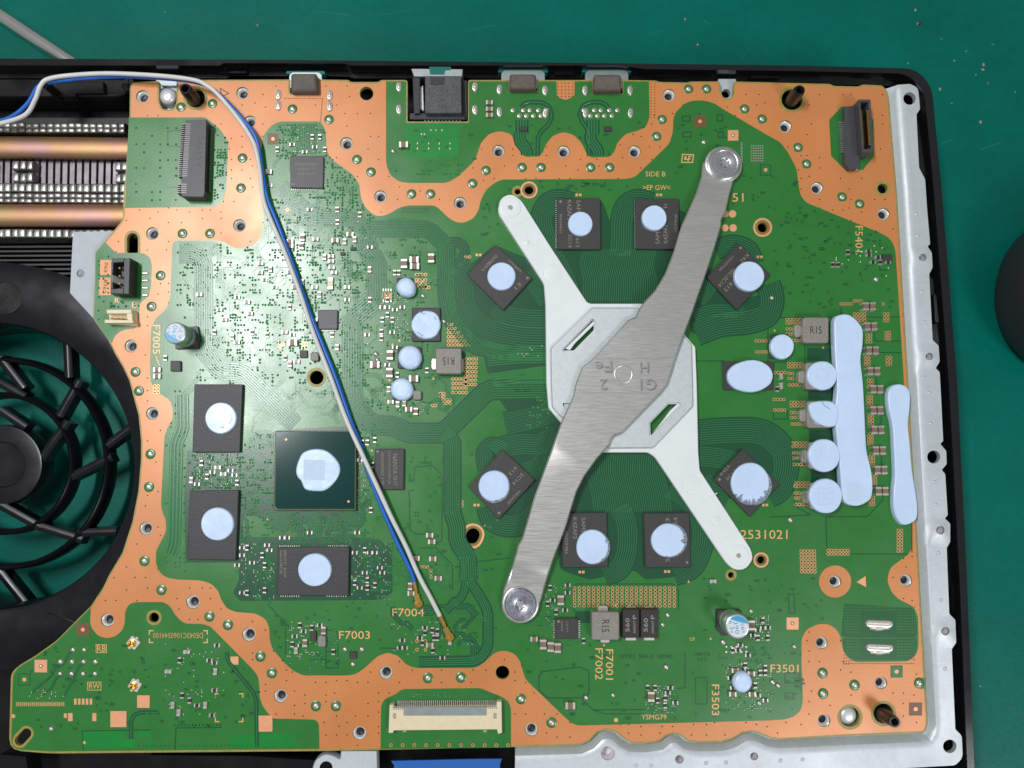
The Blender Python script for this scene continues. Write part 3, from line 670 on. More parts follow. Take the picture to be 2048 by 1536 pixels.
# ---- inserts below the board holes, and copper rings
ins = None
for x, y, r, k in HOLES:
    kk = mpp(x, y); p = W(x, y, BZ)
    if k == 'i':
        mb = MB(); R = r*kk
        mb.lathe(p, [(R*.985, -1.3*MM), (R*.985, -.45*MM), (R*.93, -.32*MM), (R*.82, -.42*MM), (R*.70, -.8*MM), (R*.64, -1.3*MM), (R*.61, -1.5*MM)], 24)
        mb.lathe(p, [(R*.615, -1.48*MM), (R*.60, -1.9*MM), (1e-6, -2.1*MM)], 24, 1)  # black floor set shallow; its colour stands in for the deep hole's shade
        o = mb.build("threaded_insert", ['steel', 'fin_hole_dark'], fr, smooth=40)
    if k == 'c':
        mb = MB(); mb.sheet([circ(x, y, r*1.9, 28), circ(x, y, r*1.5, 28)], Z1+.03*MM, BZ); mb.build("copper_ring", 'pad', pcb)
        mb = MB(); mb.sheet([circ(x, y, r*1.5, 28), circ(x, y, r*.99, 28)], Z1+.01*MM, BZ); mb.build("laminate_ring", 'ring', pcb)
mb = MB(); mb.sheet([rrect(945, 1072, 45, 50, 21, 25), rrect(945, 1072, 36, 42, 17, 25)], Z1+.03*MM, BZ); mb.build("copper_ring", 'pad', pcb)
mb = MB(); mb.sheet([rrect(945, 1072, 36, 42, 17, 25), rrect(945, 1072, 26.4, 32.4, 13, 25)], Z1+.02*MM, BZ); mb.build("laminate_ring", 'ring', pcb)
# island rings and pads of bare copper
def pad(pts, mat='pad', name="copper_pad", z=Z1+.03*MM, holes=()):
    mb = MB(); mb.sheet([pts]+list(holes), z, BZ); return mb.build(name, mat, pcb)
pad(circ(1670, 1163, 32, 40), 'copper', "copper_ring", holes=[circ(1670, 1163, 12.6, 28)]); occ(1670, 1163, 34)
pad([(1713, 1164), (1731, 1152), (1732, 1174)], 'pad'); occ(1722, 1163, 12)
pad(fillet([(1113, 163, 0), (1149, 163, 0), (1149, 192), (1131, 201), (1114, 193)], 5), 'copper'); occ(1131, 180, 20, 22)
for (x, y, s) in ((287, 1403, 25), (237, 1438, 32), (469, 1321, 16), (82, 1332, 25), (529, 1447, 32), (1466, 271, 21), (1585, 1247, 24)):
    pad(rrect(x, y, s, s)); occ(x, y, s/2)
for (x, y, s) in ((166, 1259, 25), (1400, 243, 23), (546, 278, 22), (1831, 1418, 26)):
    pad(rrect(x, y, s, s), 'brownpad', "bare_square"); pad(circ(x, y, s*.16, 14), 'pad', "fiducial", Z1+.05*MM); occ(x, y, s/2)
for (x, y, s) in ((1793, 1343, 24), (49, 1359, 24), (1531, 340, 22), (575, 420, 22)):
    pad(rrect(x, y, s, s), 'maskdark', "mask_square"); pad(rrect(x, y, s-3, s-3), 'mask', "mask_square", Z1+.04*MM); pad(circ(x, y, s*.17, 14), 'pad', "fiducial", Z1+.06*MM); occ(x, y, s/2)
for (x, y, r) in ((1232, 1440, 4.2), (1465, 428, 7.5), (1450, 428, 7), (1450, 456, 7), (1466, 456, 7.5), (27, 1432, 4), (169, 1485, 3)): pad(circ(x, y, r, 18), 'pad', "test_point"); occ(x, y, r)
for i in range(25): pad(rrect(34+i*3.9, 1408, 2.6, 8), 'padtan', "contact_pad")
occ(81, 1408, 52, 8)
for i in range(5): pad(rrect(151+i*7.8, 1403, 5, 12), 'pad', "contact_pad")
occ(167, 1403, 20, 10)
for (x, y, w, h) in ((141, 1434, 9, 16), (189, 1434, 8, 16), (131, 1431, 6, 9)): pad(rrect(x, y, w, h)); occ(x, y, w, h)
# bright green windows where no copper lies below
for (x0, y0, x1, y1) in ((166, 1462, 302, 1495), (514, 1467, 592, 1493), (458, 1470, 511, 1494)):
    pad(rrect((x0+x1)/2, (y0+y1)/2, x1-x0, y1-y0, 2), 'maskbright', "mask_window", Z1+.01*MM)
pad(fillet([(812, 247), (917, 247), (917, 306), (906, 315), (822, 315), (806, 306)], 5), 'maskbright', "mask_window", Z1+.01*MM)
pad(fillet([(249, 1461), (249, 1478), (272, 1478), (272, 1495), (298, 1495), (298, 1473), (276, 1473), (276, 1461)], 1), 'mask', "mask_window", Z1+.015*MM)

# ---- solder bumps on the copper, each in its ring of mask
def dome_mesh(r, h, mat='tin', ringr=0):
    mb = MB(); n = 12
    if ringr: mb.lathe((0, 0, 0), [(ringr, .02*MM), (ringr*.96, .06*MM), (r*.9, .07*MM)], 20, 1)
    mb.lathe((0, 0, .06*MM), [(r, 0), (r*.88, h*.55), (r*.55, h*.88), (r*.2, h), (1e-7, h)], n, 0)
    rnd = random.Random(5)
    for v in mb.v:
        if abs(v.x)+abs(v.y) > 1e-9 and v.z > .07*MM: v.x *= rnd.uniform(.86, 1.12); v.y *= rnd.uniform(.86, 1.12)
    return mb
K = 1/7100.0
protos = {}
def put(kind, builder, x, y, ang=0, name=None, scale=1.0, z=Z1, parent=None):
    parent = parent or pcb
    if kind not in protos:
        o = builder(); protos[kind] = o; adopt(o, parent)
    else:
        o = protos[kind].copy(); COL.objects.link(o); o.parent = parent; o.matrix_parent_inverse = Matrix.Translation(-parent.location)
    o.location = W(x, y, z); o.rotation_euler = (0, 0, -math.radians(ang)); o.scale = (scale,)*3
    return o
BUMPS = [(362, 214), (425, 207), (485, 316), (482, 376), (365, 467), (420, 467), (321, 551), (303, 613), (271, 744), (278, 782), (301, 908), (298, 974), (289, 1122), (323, 1180), (419, 1233), (456, 1250), (521, 1313), (544, 1346), (632, 1412), (672, 1412), (856, 1356), (922, 1355), (1042, 1398), (1103, 1445), (585, 218), (658, 239), (714, 319), (742, 344), (972, 341), (945, 367), (823, 388), (861, 388), (1377, 178), (1413, 178), (1489, 218), (1524, 238), (1324, 239), (1313, 273), (1044, 335), (1082, 335), (1181, 335), (1219, 335), (1596, 295), (1613, 328), (1684, 394), (1719, 408), (1645, 1346), (1646, 1387), (1709, 1370), (1838, 1366)]
for x, y in BUMPS:
    put('bump', lambda: dome_mesh(6.3*K, .45*MM, ringr=10.2*K).build("solder_bump", ['tin', 'mask'], smooth=50), x, y, random.uniform(0, 360)); occ(x, y, 12)
DOTS = [(1407, 285), (1751, 559), (1543, 596), (1335, 1230), (1325, 1249), (1332, 1334), (1502, 1222), (1588, 1293), (1518, 1406), (1580, 1040), (690, 1298), (724, 1298), (706, 1328), (103, 1457), (786, 303), (1446, 1284), (846, 592), (888, 643), (1172, 1395), (1226, 1390), (1556, 1371), (1545, 1364), (755, 720), (752, 708)] + \
       [(147, 1299), (169, 1299), (122, 1323), (145, 1323), (168, 1323), (192, 1323), (121, 1347), (144, 1347), (167, 1347), (191, 1347)]
for x, y in DOTS:
    put('dot', lambda: dome_mesh(5.2*K, .6*MM).build("solder_dot", ['tin', 'mask'], smooth=50), x, y, random.uniform(0, 360), scale=random.uniform(.85, 1.1)); occ(x, y, 8)
for (x, y) in ((82, 1332), (1466, 271), (1585, 1247)):
    put('dot', None, x, y, 30, scale=.7, z=Z1+.04*MM)

# ---- through-hole joints of the ports
def joint_mesh(w, h):
    mb = MB(); n = 18
    prof = [(1.0, 0), (.86, .35*MM), (.55, .42*MM), (.42, .18*MM), (.3, .5*MM), (.02, .55*MM)]
    a = [Vector((w/2*s*math.cos(2*math.pi*i/n), h/2*s*math.sin(2*math.pi*i/n), z)) for s, z in prof for i in range(n)]
    mb.add(a, [(k*n+i, k*n+(i+1) % n, (k+1)*n+(i+1) % n, (k+1)*n+i) for k in range(len(prof)-1) for i in range(n)]); return mb
for (x, y) in ((798, 174), (798, 219), (950, 174), (950, 220), (999, 179), (1090, 181), (1170, 181), (1260, 181), (999, 224), (1091, 226), (1171, 226), (1261, 226), (557, 190), (557, 211), (660, 191), (660, 213)):
    put('joint', lambda: joint_mesh(13*K, 25*K).build("pin_joint", 'tin', smooth=50), x, y, random.uniform(-6, 6), scale=.95); occ(x, y, 9, 14)
for ox in (1000, 1142):
    for (dx, dy) in ((39, 221), (52, 221), (69, 221), (85, 221), (31, 232), (45, 232), (59, 232), (74, 232), (18, 221)):
        put('pin', lambda: joint_mesh(10.5*K, 10.5*K).build("pin_joint", 'tin', smooth=50), ox+dx+8, dy, 0); occ(ox+dx+8, dy, 6)
for (x, y) in ((1757, 1249), (1758, 1297)):
    mb = MB(); mb.profile(rrect(x, y-2, 56, 17, 8, 2), [(0, Z1), (2, Z1+.5*MM), (5, Z1+.55*MM), (6.5, Z1+.3*MM)], BZ)
    mb.profile(catmull([(x-20, y+3), (x+22, y+3), (x+14, y+10), (x-2, y+13), (x-14, y+9)], 4), [(0, Z1+.05*MM), (3, Z1+.35*MM), (6, Z1+.42*MM)], BZ)
    mb.build("solder_slot", 'tin', pcb, smooth=50); occ(x, y, 34, 22)

# ================================================================== COMPONENTS
def chip(name, quad, h, mat='chip', texts=(), label=None, bev=1.2, dot=None, border=None):
    """quad: corners of the top face in the photo"""
    zt = BZ + h; mb = MB(); q = fillet(quad, 1.2, 2)
    mb.profile(offset(q, -bev*.4), [(0, Z1), (0, zt-.14*MM), (bev, zt)], zt)
    o = mb.build(name, mat, pcb, smooth=20)
    xs = [p[0] for p in quad]; ys = [p[1] for p in quad]
    cx, cy = sum(xs)/4, sum(ys)/4
    if max(xs)-min(xs) > 118 and mat == 'chip': occ(cx, cy, (max(xs)-min(xs))*.36, (max(ys)-min(ys))*.36)
    else: occ(cx, cy, (max(xs)-min(xs))/2, (max(ys)-min(ys))/2)
    if texts:
        mt = MB()
        for t in texts: lettering(mt, t[0], t[1], t[2], t[3], t[4], t[5], zt+.02*MM)
        mt.build("lettering", 'chiptext', o)
    if dot:
        md = MB(); md.sheet([circ(dot[0], dot[1], 2.6, 12)], zt+.02*MM); md.build("pin_mark", 'chiptext', o)
    if label: o["label"] = label
    return o
G = 1.1*MM
chip("memory_chip", [(1114, 397), (1200, 397), (1201, 498), (1115, 498)], G, texts=[("SAMS", 1157, 416, 32, 8, 90), ("K4ZAF3", 1139, 420, 40, 8, 90), ("SC14", 1140, 482, 26, 7, 90), ("613", 1155, 485, 18, 7, 90), ("1056590J", 1122, 447, 36, 6, -90)], dot=(1121, 403))
chip("memory_chip", [(1271, 398), (1358, 398), (1358, 498), (1272, 497)], G, texts=[("SAMS", 1315, 473, 30, 8, -90), ("K4ZAF3", 1331, 468, 36, 8, -90), ("1059961J6", 1352, 446, 36, 6, -90), ("H", 1331, 412, 7, 8, -90)])
chip("memory_chip", [(992, 490), (1064, 556), (1006, 620), (934, 549)], G, texts=[("1690J6I9", 1029, 532, 34, 6, 43), ("SAMS", 985, 520, 26, 6, -47), ("K4ZA", 973, 532, 24, 6, -47), ("13", 1036, 572, 14, 7, -47)], dot=(1055, 556))
chip("memory_chip", [(1478, 486), (1541, 549), (1473, 619), (1414, 554)], G, texts=[("1056590J6", 1452, 527, 40, 6, 133), ("38C-SC14", 1454, 555, 46, 8, 133), ("613", 1457, 574, 20, 8, 133), ("K4Z", 1489, 517, 22, 7, 133)], dot=(1481, 496))
chip("memory_chip", [(1006, 900), (1070, 960), (997, 1038), (937, 974)], G, texts=[("613", 1026, 942, 20, 7, 133), ("SC14", 1036, 958, 28, 7, 133), ("J634ABA", 1028, 995, 36, 6, -47)], dot=(998, 1026))
chip("memory_chip", [(1485, 898), (1559, 968), (1500, 1033), (1428, 960)], G, texts=[("K4ZA", 1450, 940, 26, 6, -47), ("SC14", 1462, 950, 26, 6, -47)], dot=(1439, 959))
chip("memory_chip", [(1124, 1027), (1213, 1025), (1216, 1133), (1125, 1135)], G, texts=[("SAMS", 1167, 1050, 30, 8, 90), ("K4ZAF3", 1150, 1056, 42, 8, 90), ("1G3297B3", 1133, 1085, 44, 6, 90)])
chip("memory_chip", [(1288, 1027), (1378, 1026), (1381, 1134), (1291, 1135)], G, texts=[("3", 1335, 1040, 8, 8, -90), ("K4", 1351, 1043, 16, 8, -90), ("S", 1335, 1120, 8, 8, -90)], dot=(1374, 1125))
chip("flash_chip", [(389, 769), (485, 769), (479, 904), (385, 904)], 1.3*MM, 'chiprough')
chip("flash_chip", [(380, 982), (477, 980), (471, 1120), (375, 1118)], 1.3*MM, 'chiprough')
chip("controller_chip", [(557, 1094), (698, 1094), (696, 1191), (554, 1190)], 1.3*MM, 'chiprough', texts=[("NW318T28", 562, 1124, 46, 5, 90), ("IBDTC 3OK", 570, 1128, 56, 5, 90)])
o = chip("package_chip", [(551, 862), (712, 862), (711, 1020), (548, 1020)], 1.4*MM, 'olive')
zt = BZ+1.4*MM; mb = MB(); mb.sheet([fillet([(552.5, 863.5), (710.3, 863.5), (709.5, 1018), (555, 1018), (549.8, 1012)], 1)], zt+.02*MM); mb.build("package_mask", 'bga', o)
mb = MB()
for p in ((572, 879), (697, 1003)): mb.sheet([circ(p[0], p[1], 2.3, 12)], zt+.04*MM)
mb.build("pin_mark", 'pad', o)
chip("memory_chip", [(751, 898), (808, 898), (807, 979), (748, 979)], 1.0*MM, texts=[("NANYA", 790, 928, 40, 9, 90), ("2617", 791, 961, 20, 8, 90), ("NT5AD512M8E3-JR", 778, 936, 66, 5.5, 90), ("6026C0W0EZ 3 TP", 765, 937, 64, 5.5, 90)], dot=(755, 903))
chip("controller_chip", [(581, 312), (647, 312), (646, 376), (581, 375)], .9*MM, 'conngrey', texts=[("nuvoton", 614, 328, 46, 7, 0), ("BN06471C", 614, 338, 36, 5, 0), ("545UD203", 614, 347, 36, 5, 0)], dot=(586, 368))
chip("controller_chip", [(636, 620), (675, 620), (674, 658), (637, 658)], .9*MM, 'conngrey', texts=[("VTA3G4", 662, 651, 22, 4, 0)])
chip("small_chip", [(341, 722), (361, 722), (361, 742), (341, 742)], .8*MM, 'chip')
chip("driver_chip", [(1110, 1237), (1156, 1237), (1156, 1277), (1110, 1277)], .9*MM, 'chip', texts=[("3A04", 1124, 1252, 20, 4, 90), ("OJ107", 1134, 1254, 22, 4, 90)], dot=(1117, 1243))
chip("driver_chip", [(824, 616), (880, 616), (880, 682), (824, 682)], .9*MM, 'chip')
chip("driver_chip", [(796, 694), (842, 694), (842, 736), (796, 736)], .9*MM, 'chip')
chip("driver_chip", [(1446, 724), (1548, 724), (1546, 779), (1448, 779)], .9*MM, 'chip')
chip("driver_chip", [(1543, 669), (1578, 669), (1578, 716), (1541, 716)], .9*MM, 'chip')
chip("driver_chip", [(786, 758), (820, 758), (820, 798), (786, 798)], .9*MM, 'chip')
chip("driver_chip", [(1472, 1350), (1503, 1350), (1503, 1382), (1472, 1382)], .9*MM, 'chip')
chip("driver_chip", [(794, 556), (825, 556), (825, 588), (794, 588)], .9*MM, 'chip')
for q in ((607, 708, 15, 15), (626, 1272, 12, 20), (1775, 515, 20, 12), (1047, 257, 15, 9), (1216, 257, 15, 9), (706, 1311, 14, 14), (706, 497, 10, 6), (685, 507, 9, 6)):
    x, y, w, h = q; chip("small_chip", [(x-w/2, y-h/2), (x+w/2, y-h/2), (x+w/2, y+h/2), (x-w/2, y+h/2)], .6*MM, 'chip', bev=.7)
# legs along the edges of chips that show them
def legs(x0, y0, x1, y1, n, w, h):
    mb = MB()
    for i in range(n):
        t = (i+.5)/n; x, y = x0+(x1-x0)*t, y0+(y1-y0)*t
        mb.solid([rrect(x, y, w, h)], Z1, Z1+.12*MM, BZ)
    mb.build("chip_legs", 'tin', pcb, kind="stuff")
legs(582, 377.5, 646, 378, 17, 1.7, 4); legs(648.5, 314, 648, 375, 17, 4, 1.7); legs(676, 622, 675, 657, 11, 3, 1.6); legs(638, 660, 673, 660, 11, 1.6, 3)
legs(558, 1092.5, 600, 1092.5, 10, 1.5, 3); legs(655, 1092.5, 697, 1092.5, 10, 1.5, 3); legs(560, 1192, 600, 1192, 9, 1.5, 3); legs(652, 1192, 694, 1192, 9, 1.5, 3)
legs(1158, 1240, 1158, 1276, 8, 4, 2.4); legs(1108.5, 1240, 1108.5, 1276, 8, 4, 2.4); legs(1112, 399, 1112, 497, 24, 1.8, 1.6); legs(1269.5, 399, 1270, 497, 24, 1.8, 1.6)

def inductor(x, y, w, h, txt=None, ang=0, lug=None, hgt=3.0):
    zt = BZ + hgt*MM; mb = MB(); q = rrect(x, y, w, h, 4, 0)
    mb.profile(offset(q, -.6), [(0, Z1+.2*MM), (0, zt-.25*MM), (.8, zt-.08*MM), (2, zt)], zt)
    o = mb.build("inductor", 'ferrite', pcb, smooth=30); occ(x, y, w/2+2, h/2+2)
    if txt: mt = MB(); lettering(mt, txt, x, y, w*.46, 15, ang, zt+.03*MM); mt.build("lettering", 'indtext', o)
    for (lx, ly, lw, lh) in (lug or ()):
        ml = MB(); ml.profile(rrect(lx, ly, lw, lh, min(lw, lh)*.4), [(0, Z1), (.6, Z1+.7*MM), (2.2, Z1+1.0*MM)], BZ+1*MM); ml.build("lug", 'tin', o, smooth=50)
inductor(897, 722, 50, 50, "R15", 180, [(868, 728, 14, 26), (922, 730, 12, 30)])
inductor(1632, 660, 50, 50, "R15", 0, [(1595, 662, 16, 28)])
inductor(1211, 1252, 54, 55, "R15", 90, [(1206, 1218, 24, 16), (1210, 1281, 22, 12)])
for (x, y) in ((1637, 752), (1640, 829), (1643, 911), (1646, 992)):
    inductor(x, y, 50, 52, None, 0, [(x-33, y+2, 18, 28)])
inductor(834, 790, 16, 18, None, 0, None, 1.2); inductor(629, 713, 15, 17, None, 0, None, 1.2); inductor(643, 1283, 15, 22, None, 0, None, 1.2)
for x in (1262, 1298.5):
    zt = BZ+2.0*MM; mb = MB(); q = rrect(x, 1247, 34.5, 58, 1.5)
    mb.profile(offset(q, -1.2), [(0, Z1+.1*MM), (0, BZ+1.0*MM), (1.8, zt-.1*MM), (2.4, zt)], zt); o = mb.build("tantalum_capacitor", 'tantal', pcb, smooth=25); occ(x, 1247, 19, 34)
    mt = MB(); lettering(mt, "560", x-7, 1250, 27, 8, -90, zt+.02*MM); lettering(mt, "AIWOY", x+7, 1254, 26, 5, -90, zt+.02*MM); lettering(mt, "P", x+7, 1234, 8, 7, -90, zt+.02*MM); mt.build("lettering", 'whitetext', o)
    for yy in (1215, 1277):
        ml = MB(); ml.profile(rrect(x-1, yy, 22, 7, 1), [(0, Z1), (.4, Z1+.5*MM), (1, Z1+.6*MM)], BZ); ml.build("lug", 'tin', o)
# aluminium capacitors
def can(bx, by, r, base, texts, ang):
    p = W(bx, by, BZ); R = r*K; mb = MB(); n = 36; h = 7.8*MM
    mb.lathe(p, [(R*.98, .9*MM), (R, 1.2*MM), (R, 2.2*MM), (R*.94, 2.6*MM), (R, 3.0*MM), (R, h-.5*MM), (R*.96, h-.15*MM), (R*.88, h), (R*.86, h-.03*MM)], n)
    top = [p + Vector((R*.86*math.cos(2*math.pi*i/n), R*.86*math.sin(2*math.pi*i/n), h-.03*MM)) for i in range(n)]
    mb.add(top, [tuple(range(n))], 1); o = mb.build("can_capacitor", ['alu', 'alutop'], pcb, smooth=35)
    mb = MB(); mb.profile(fillet(base, 3), [(0, Z1), (0, BZ+.8*MM), (1, BZ+.95*MM)], BZ+.9*MM); mb.build("base_plate", 'connblack', o)
    # blue segment
    a0 = math.radians(ang); mb = MB(); zz = h-.01*MM
    seg = [p + Vector((R*.84*math.cos(a0+t), R*.84*math.sin(a0+t), zz)) for t in [(-1 + 2*i/14)*math.radians(62) for i in range(15)]]
    mb.add(seg, [tuple(range(15))]); mb.build("polarity_mark", 'bluemark', o)
    mt = MB()
    for (t, x, y, w, hh, an) in texts: lettering(mt, t, x, y, w, hh, an, BZ+h)
    mt.build("lettering", 'bluemark', o); occ(bx, by, r+8)
can(374, 675, 21.5, [(352, 656), (396, 652), (400, 676), (397, 697), (350, 698)], [("J57", 337, 663, 22, 8, -80), ("390", 349, 663, 26, 9, -80), ("6.3V", 361, 663, 28, 8, -80)], -120)
can(1459, 1241, 23, [(1433, 1219), (1482, 1219), (1484, 1262), (1445, 1272), (1433, 1258)], [("J58S", 1484, 1254, 26, 8, 80), ("390", 1473, 1255, 26, 9, 80), ("6.3v", 1463, 1254, 26, 8, 80)], 75)
# ---- connectors
def block(name, pts, z0, z1, mat, parent=None, bev=.8, zm=None):
    mb = MB(); mb.profile(pts, [(0, z0), (0, z1-.12*MM), (bev, z1)], zm or z1); return mb.build(name, mat, parent or pcb, smooth=25)
# card-edge connector
Zc = BZ+3.6*MM
o = block("edge_connector", [(371, 241), (413, 239), (409, 388), (406, 394), (364, 393), (361, 386)], Z1, Zc, 'conngrey'); occ(392, 318, 36, 84)
mt = MB(); lettering(mt, "63TN2", 400, 302, 62, 12, -88, Zc+.02*MM); mt.build("lettering", 'connblack', o)
mb = MB()
for i in range(34):
    if 25 < i < 29: continue
    y = 248 + i*4.15; mb.solid([rrect(376 - i*.28, y, 11, 1.5)], Zc-.1*MM, Zc+.03*MM); mb.solid([rrect(366 - i*.28, y+.5, 7, 1.6)], Z1, Zc-1.4*MM, Zc-1.4*MM)
mb.build("contacts", 'pinmetal', o, kind="stuff")
mb = MB(); mb.solid([[(413.5, 250), (416, 250), (412, 382), (409.5, 382)]], BZ+1.0*MM, BZ+3*MM, BZ+3*MM); mb.build("slot", 'black', o)
mb = MB()
for i in range(32): mb.solid([rrect(424 - i*.2, 258+i*4, 7, 1.9)], Z1, Z1+.2*MM, BZ)
mb.build("contacts", 'tin', o, kind="stuff")
# board-to-board connector at the upper right corner
o = block("board_connector", [(1690, 213), (1716, 210), (1719, 325), (1716, 336), (1700, 338), (1690, 325)], Z1, BZ+2.2*MM, 'conngrey'); occ(1705, 275, 44, 66)
Zt = BZ+5.2*MM; mb = MB()
oq = fillet([(1717, 199), (1741, 199), (1747, 303), (1724, 304)], 1); iq = fillet([(1720.5, 204), (1736.5, 204), (1742, 298), (1727.5, 298.5)], 1)
mb.solid([oq, iq], BZ+.6*MM, Zt); mb.sheet([iq], Zt-2.2*MM, Zt, 1); mb.build("socket", ['conngrey', 'black'], o)
mb = MB()
for i in range(18):
    y = 222+i*3.9; mb.solid([rrect(1735.2+i*.26, y, 5, 2.3)], Zt-2*MM, Zt-.2*MM)
    mb.solid([rrect(1722.5+i*.26, y, 2.4, 1.6)], Zt-2*MM, Zt-.1*MM)
mb.build("contacts", 'gold', o, kind="stuff")
mb = MB()
for i in range(15): mb.solid([rrect(1683+i*.3, 247+i*4.2, 15, 2.4, 0, 6)], Z1, Z1+.5*MM, BZ)
mb.build("contacts", 'shell', o, kind="stuff")
block("anchor", [(1702, 331), (1719, 326), (1716, 340), (1700, 340)], Z1, Z1+.5*MM, 'tin', o)
# flat cable connector
Zf = BZ+2.0*MM
o = block("flat_connector", fillet([(779, 1410), (788, 1410), (788, 1416), (993, 1414), (993, 1404), (1003, 1403), (1004, 1466), (996, 1468), (994, 1459), (787, 1461), (786, 1466), (777, 1466)], .8, 2), Z1, Zf, 'cream', bev=.6); occ(890, 1434, 118, 38)
block("locking_bar", rrect(890, 1422.5, 166, 18, 1, -.2), Zf, Zf+.25*MM, 'shell', o)
mb = MB()
for i in range(50): mb.solid([rrect(796+i*3.96, 1407-i*.02, 1.9, 11)], Z1, BZ+.5*MM, BZ+.5*MM)
mb.build("contacts", 'tin', o, kind="stuff")
mb = MB()
for i in range(5):
    mb.solid([rrect(787+i*4.2, 1416, 2.0, 8, 0, -20)], Zf, Zf+.08*MM); mb.solid([rrect(976+i*4.2, 1414, 2.0, 8, 0, -20)], Zf, Zf+.08*MM)
mb.build("contacts", 'capgrey', o, kind="stuff")
for x in (789, 990): block("latch", rrect(x, 1432, 6, 11), Zf, Zf+.1*MM, 'capgrey', o, .2)
for x in (809, 970): block("foot", rrect(x, 1462, 8, 5), Z1, BZ+.5*MM, 'capgrey', o, .2)
# black fan header: two towers with pins
Zh = BZ+4.6*MM
o = block("fan_header", [(248, 517), (260, 516), (258, 588), (247, 588)], Z1, Zh, 'connblack'); occ(262, 556, 44, 44)
block("side_wall", [(223, 517), (248, 516), (248, 524), (223, 526)], BZ+1*MM, Zh, 'connblack', o)
block("side_wall", [(221, 578), (247, 576), (247, 588), (221, 587)], BZ+1*MM, Zh, 'connblack', o)
block("side_wall", [(222, 524), (227, 524), (226, 546), (222, 548)], BZ+1*MM, Zh, 'connblack', o)
block("side_wall", [(222, 563), (226, 564), (226, 578), (221, 578)], BZ+1*MM, Zh, 'connblack', o)
block("header_base", [(226, 520), (262, 520), (262, 590), (226, 590)], Z1, BZ+1.4*MM, 'connblack', o)
mb = MB()
for y in (536, 552, 567, 578): mb.tube([W(239, y, BZ+1.2*MM), W(239, y, BZ+2.6*MM), W(239, y, BZ+4.0*MM)], 2.0*K, 8)
mb.build("pins", 'gold', o, smooth=60)
mb = MB()
for i in range(4): mb.profile(rrect(291, 547+i*14.5, 14, 6, 2.5), [(0, Z1), (1, Z1+.3*MM), (2, Z1+.35*MM)], BZ)
mb.build("contacts", 'tin', o, smooth=50)
# small cream header below it
o = block("cream_header", [(213, 619), (263, 619), (262, 627), (213, 627)], Z1, BZ+3*MM, 'cream'); occ(240, 638, 34, 22)
block("side_wall", [(209, 639), (266, 640), (266, 646), (209, 646)], Z1, BZ+3*MM, 'cream', o)
block("back_wall", [(252, 625), (264, 625), (265, 641), (255, 641)], Z1, BZ+2.8*MM, 'cream', o)
block("header_base", [(216, 622), (272, 624), (274, 652), (220, 648)], Z1, BZ+1*MM, 'cream', o)
mb = MB()
for x in (228, 239, 247): mb.tube([W(x-6, 637, BZ+1.8*MM), W(x, 637, BZ+1.9*MM), W(x+6, 637, BZ+1.9*MM)], 1.6*K, 8)
mb.build("pins", 'gold', o, smooth=60)
# coax sockets of the radio corner
for (x, y, a) in ((266, 1286, 38), (269, 1371, 32)):
    o = block("coax_socket", rrect(x, y, 22, 20, 2, a), Z1, BZ+.5*MM, 'socket'); occ(x, y, 15)
    mb = MB(); p = W(x-1, y, BZ+.5*MM); mb.lathe(p, [(6.8*K, 0), (6.8*K, .7*MM), (5.4*K, .75*MM), (5*K, .1*MM), (1.5*K, .1*MM), (1.3*K, .6*MM), (1e-7, .65*MM)], 20); mb.build("barrel", 'gold', o, smooth=40)
    for s in (-1, 1):
        c, q = math.cos(math.radians(a)), math.sin(math.radians(a)); block("ear", rrect(x+s*12*q*-1, y+s*12*c, 6, 5, 1, a), Z1, BZ+.25*MM, 'tin', o, .3)
# ports at the upper edge
def port_usb(gx0, gx1, gy0, gy1, sx0, sx1, sy0):
    o = block("port_shell", fillet([(sx0, sy0+6), (sx0+6, sy0), (sx1-6, sy0), (sx1, sy0+6), (sx1, 176), (sx0, 176)], 3), BZ-5*MM, BZ-.2*MM, 'shell')
    block("collar", rrect((sx0+sx1)/2, sy0+1, sx1-sx0+12, 7, 3), BZ-3*MM, BZ-.6*MM, 'teal', o)
    mb = MB(); q = fillet([(gx0+1, gy0+3), (gx0+4, gy0), (gx1-4, gy0), (gx1-1, gy0+3), (gx1, gy1), (gx0, gy1)], 3, 3)
    mb.profile(q, [(0, BZ-1*MM), (0, BZ+1.7*MM), (2, BZ+2.3*MM), (5, BZ+2.5*MM)], BZ+2*MM); mb.build("gasket", 'gasket', o, smooth=50); occ((gx0+gx1)/2, (gy0+gy1)/2, (gx1-gx0)/2+4, (gy1-gy0)/2+6)
port_usb(581, 635, 147, 184, 578, 644, 144)
port_usb(1018, 1073, 148, 179, 1002, 1090, 140)
port_usb(1186, 1243, 149, 182, 1170, 1257, 140)
o = block("network_port", fillet([(850, 153), (922, 153), (923, 226), (850, 226)], 2), BZ-9*MM, BZ+1.6*MM, 'connport'); occ(876, 200, 64, 48)
block("port_shield", fillet([(822, 137), (926, 138), (924, 153), (828, 153)], 2), BZ-6*MM, BZ+1.2*MM, 'shell', o)
block("shield_window", fillet([(858, 133), (902, 133), (902, 140), (890, 141), (889, 149), (860, 149)], 1), BZ, BZ+1.3*MM, 'teal', o, .4)
block("port_tab", fillet([(860, 154), (889, 154), (889, 169), (861, 169)], 1), BZ+1.6*MM, BZ+1.75*MM, 'connblack', o, .4)
block("port_side", fillet([(825, 155), (840, 155), (840, 226), (828, 228)], 2), BZ-9*MM, BZ+.6*MM, 'connblack', o)
block("port_spring", fillet([(837, 178), (846, 170), (848, 222), (838, 216)], 2), BZ-6*MM, BZ-.6*MM, 'steel', o)
block("port_side", fillet([(924, 160), (934, 160), (934, 240), (924, 240)], 2), BZ-9*MM, BZ-1*MM, 'connblack', o)
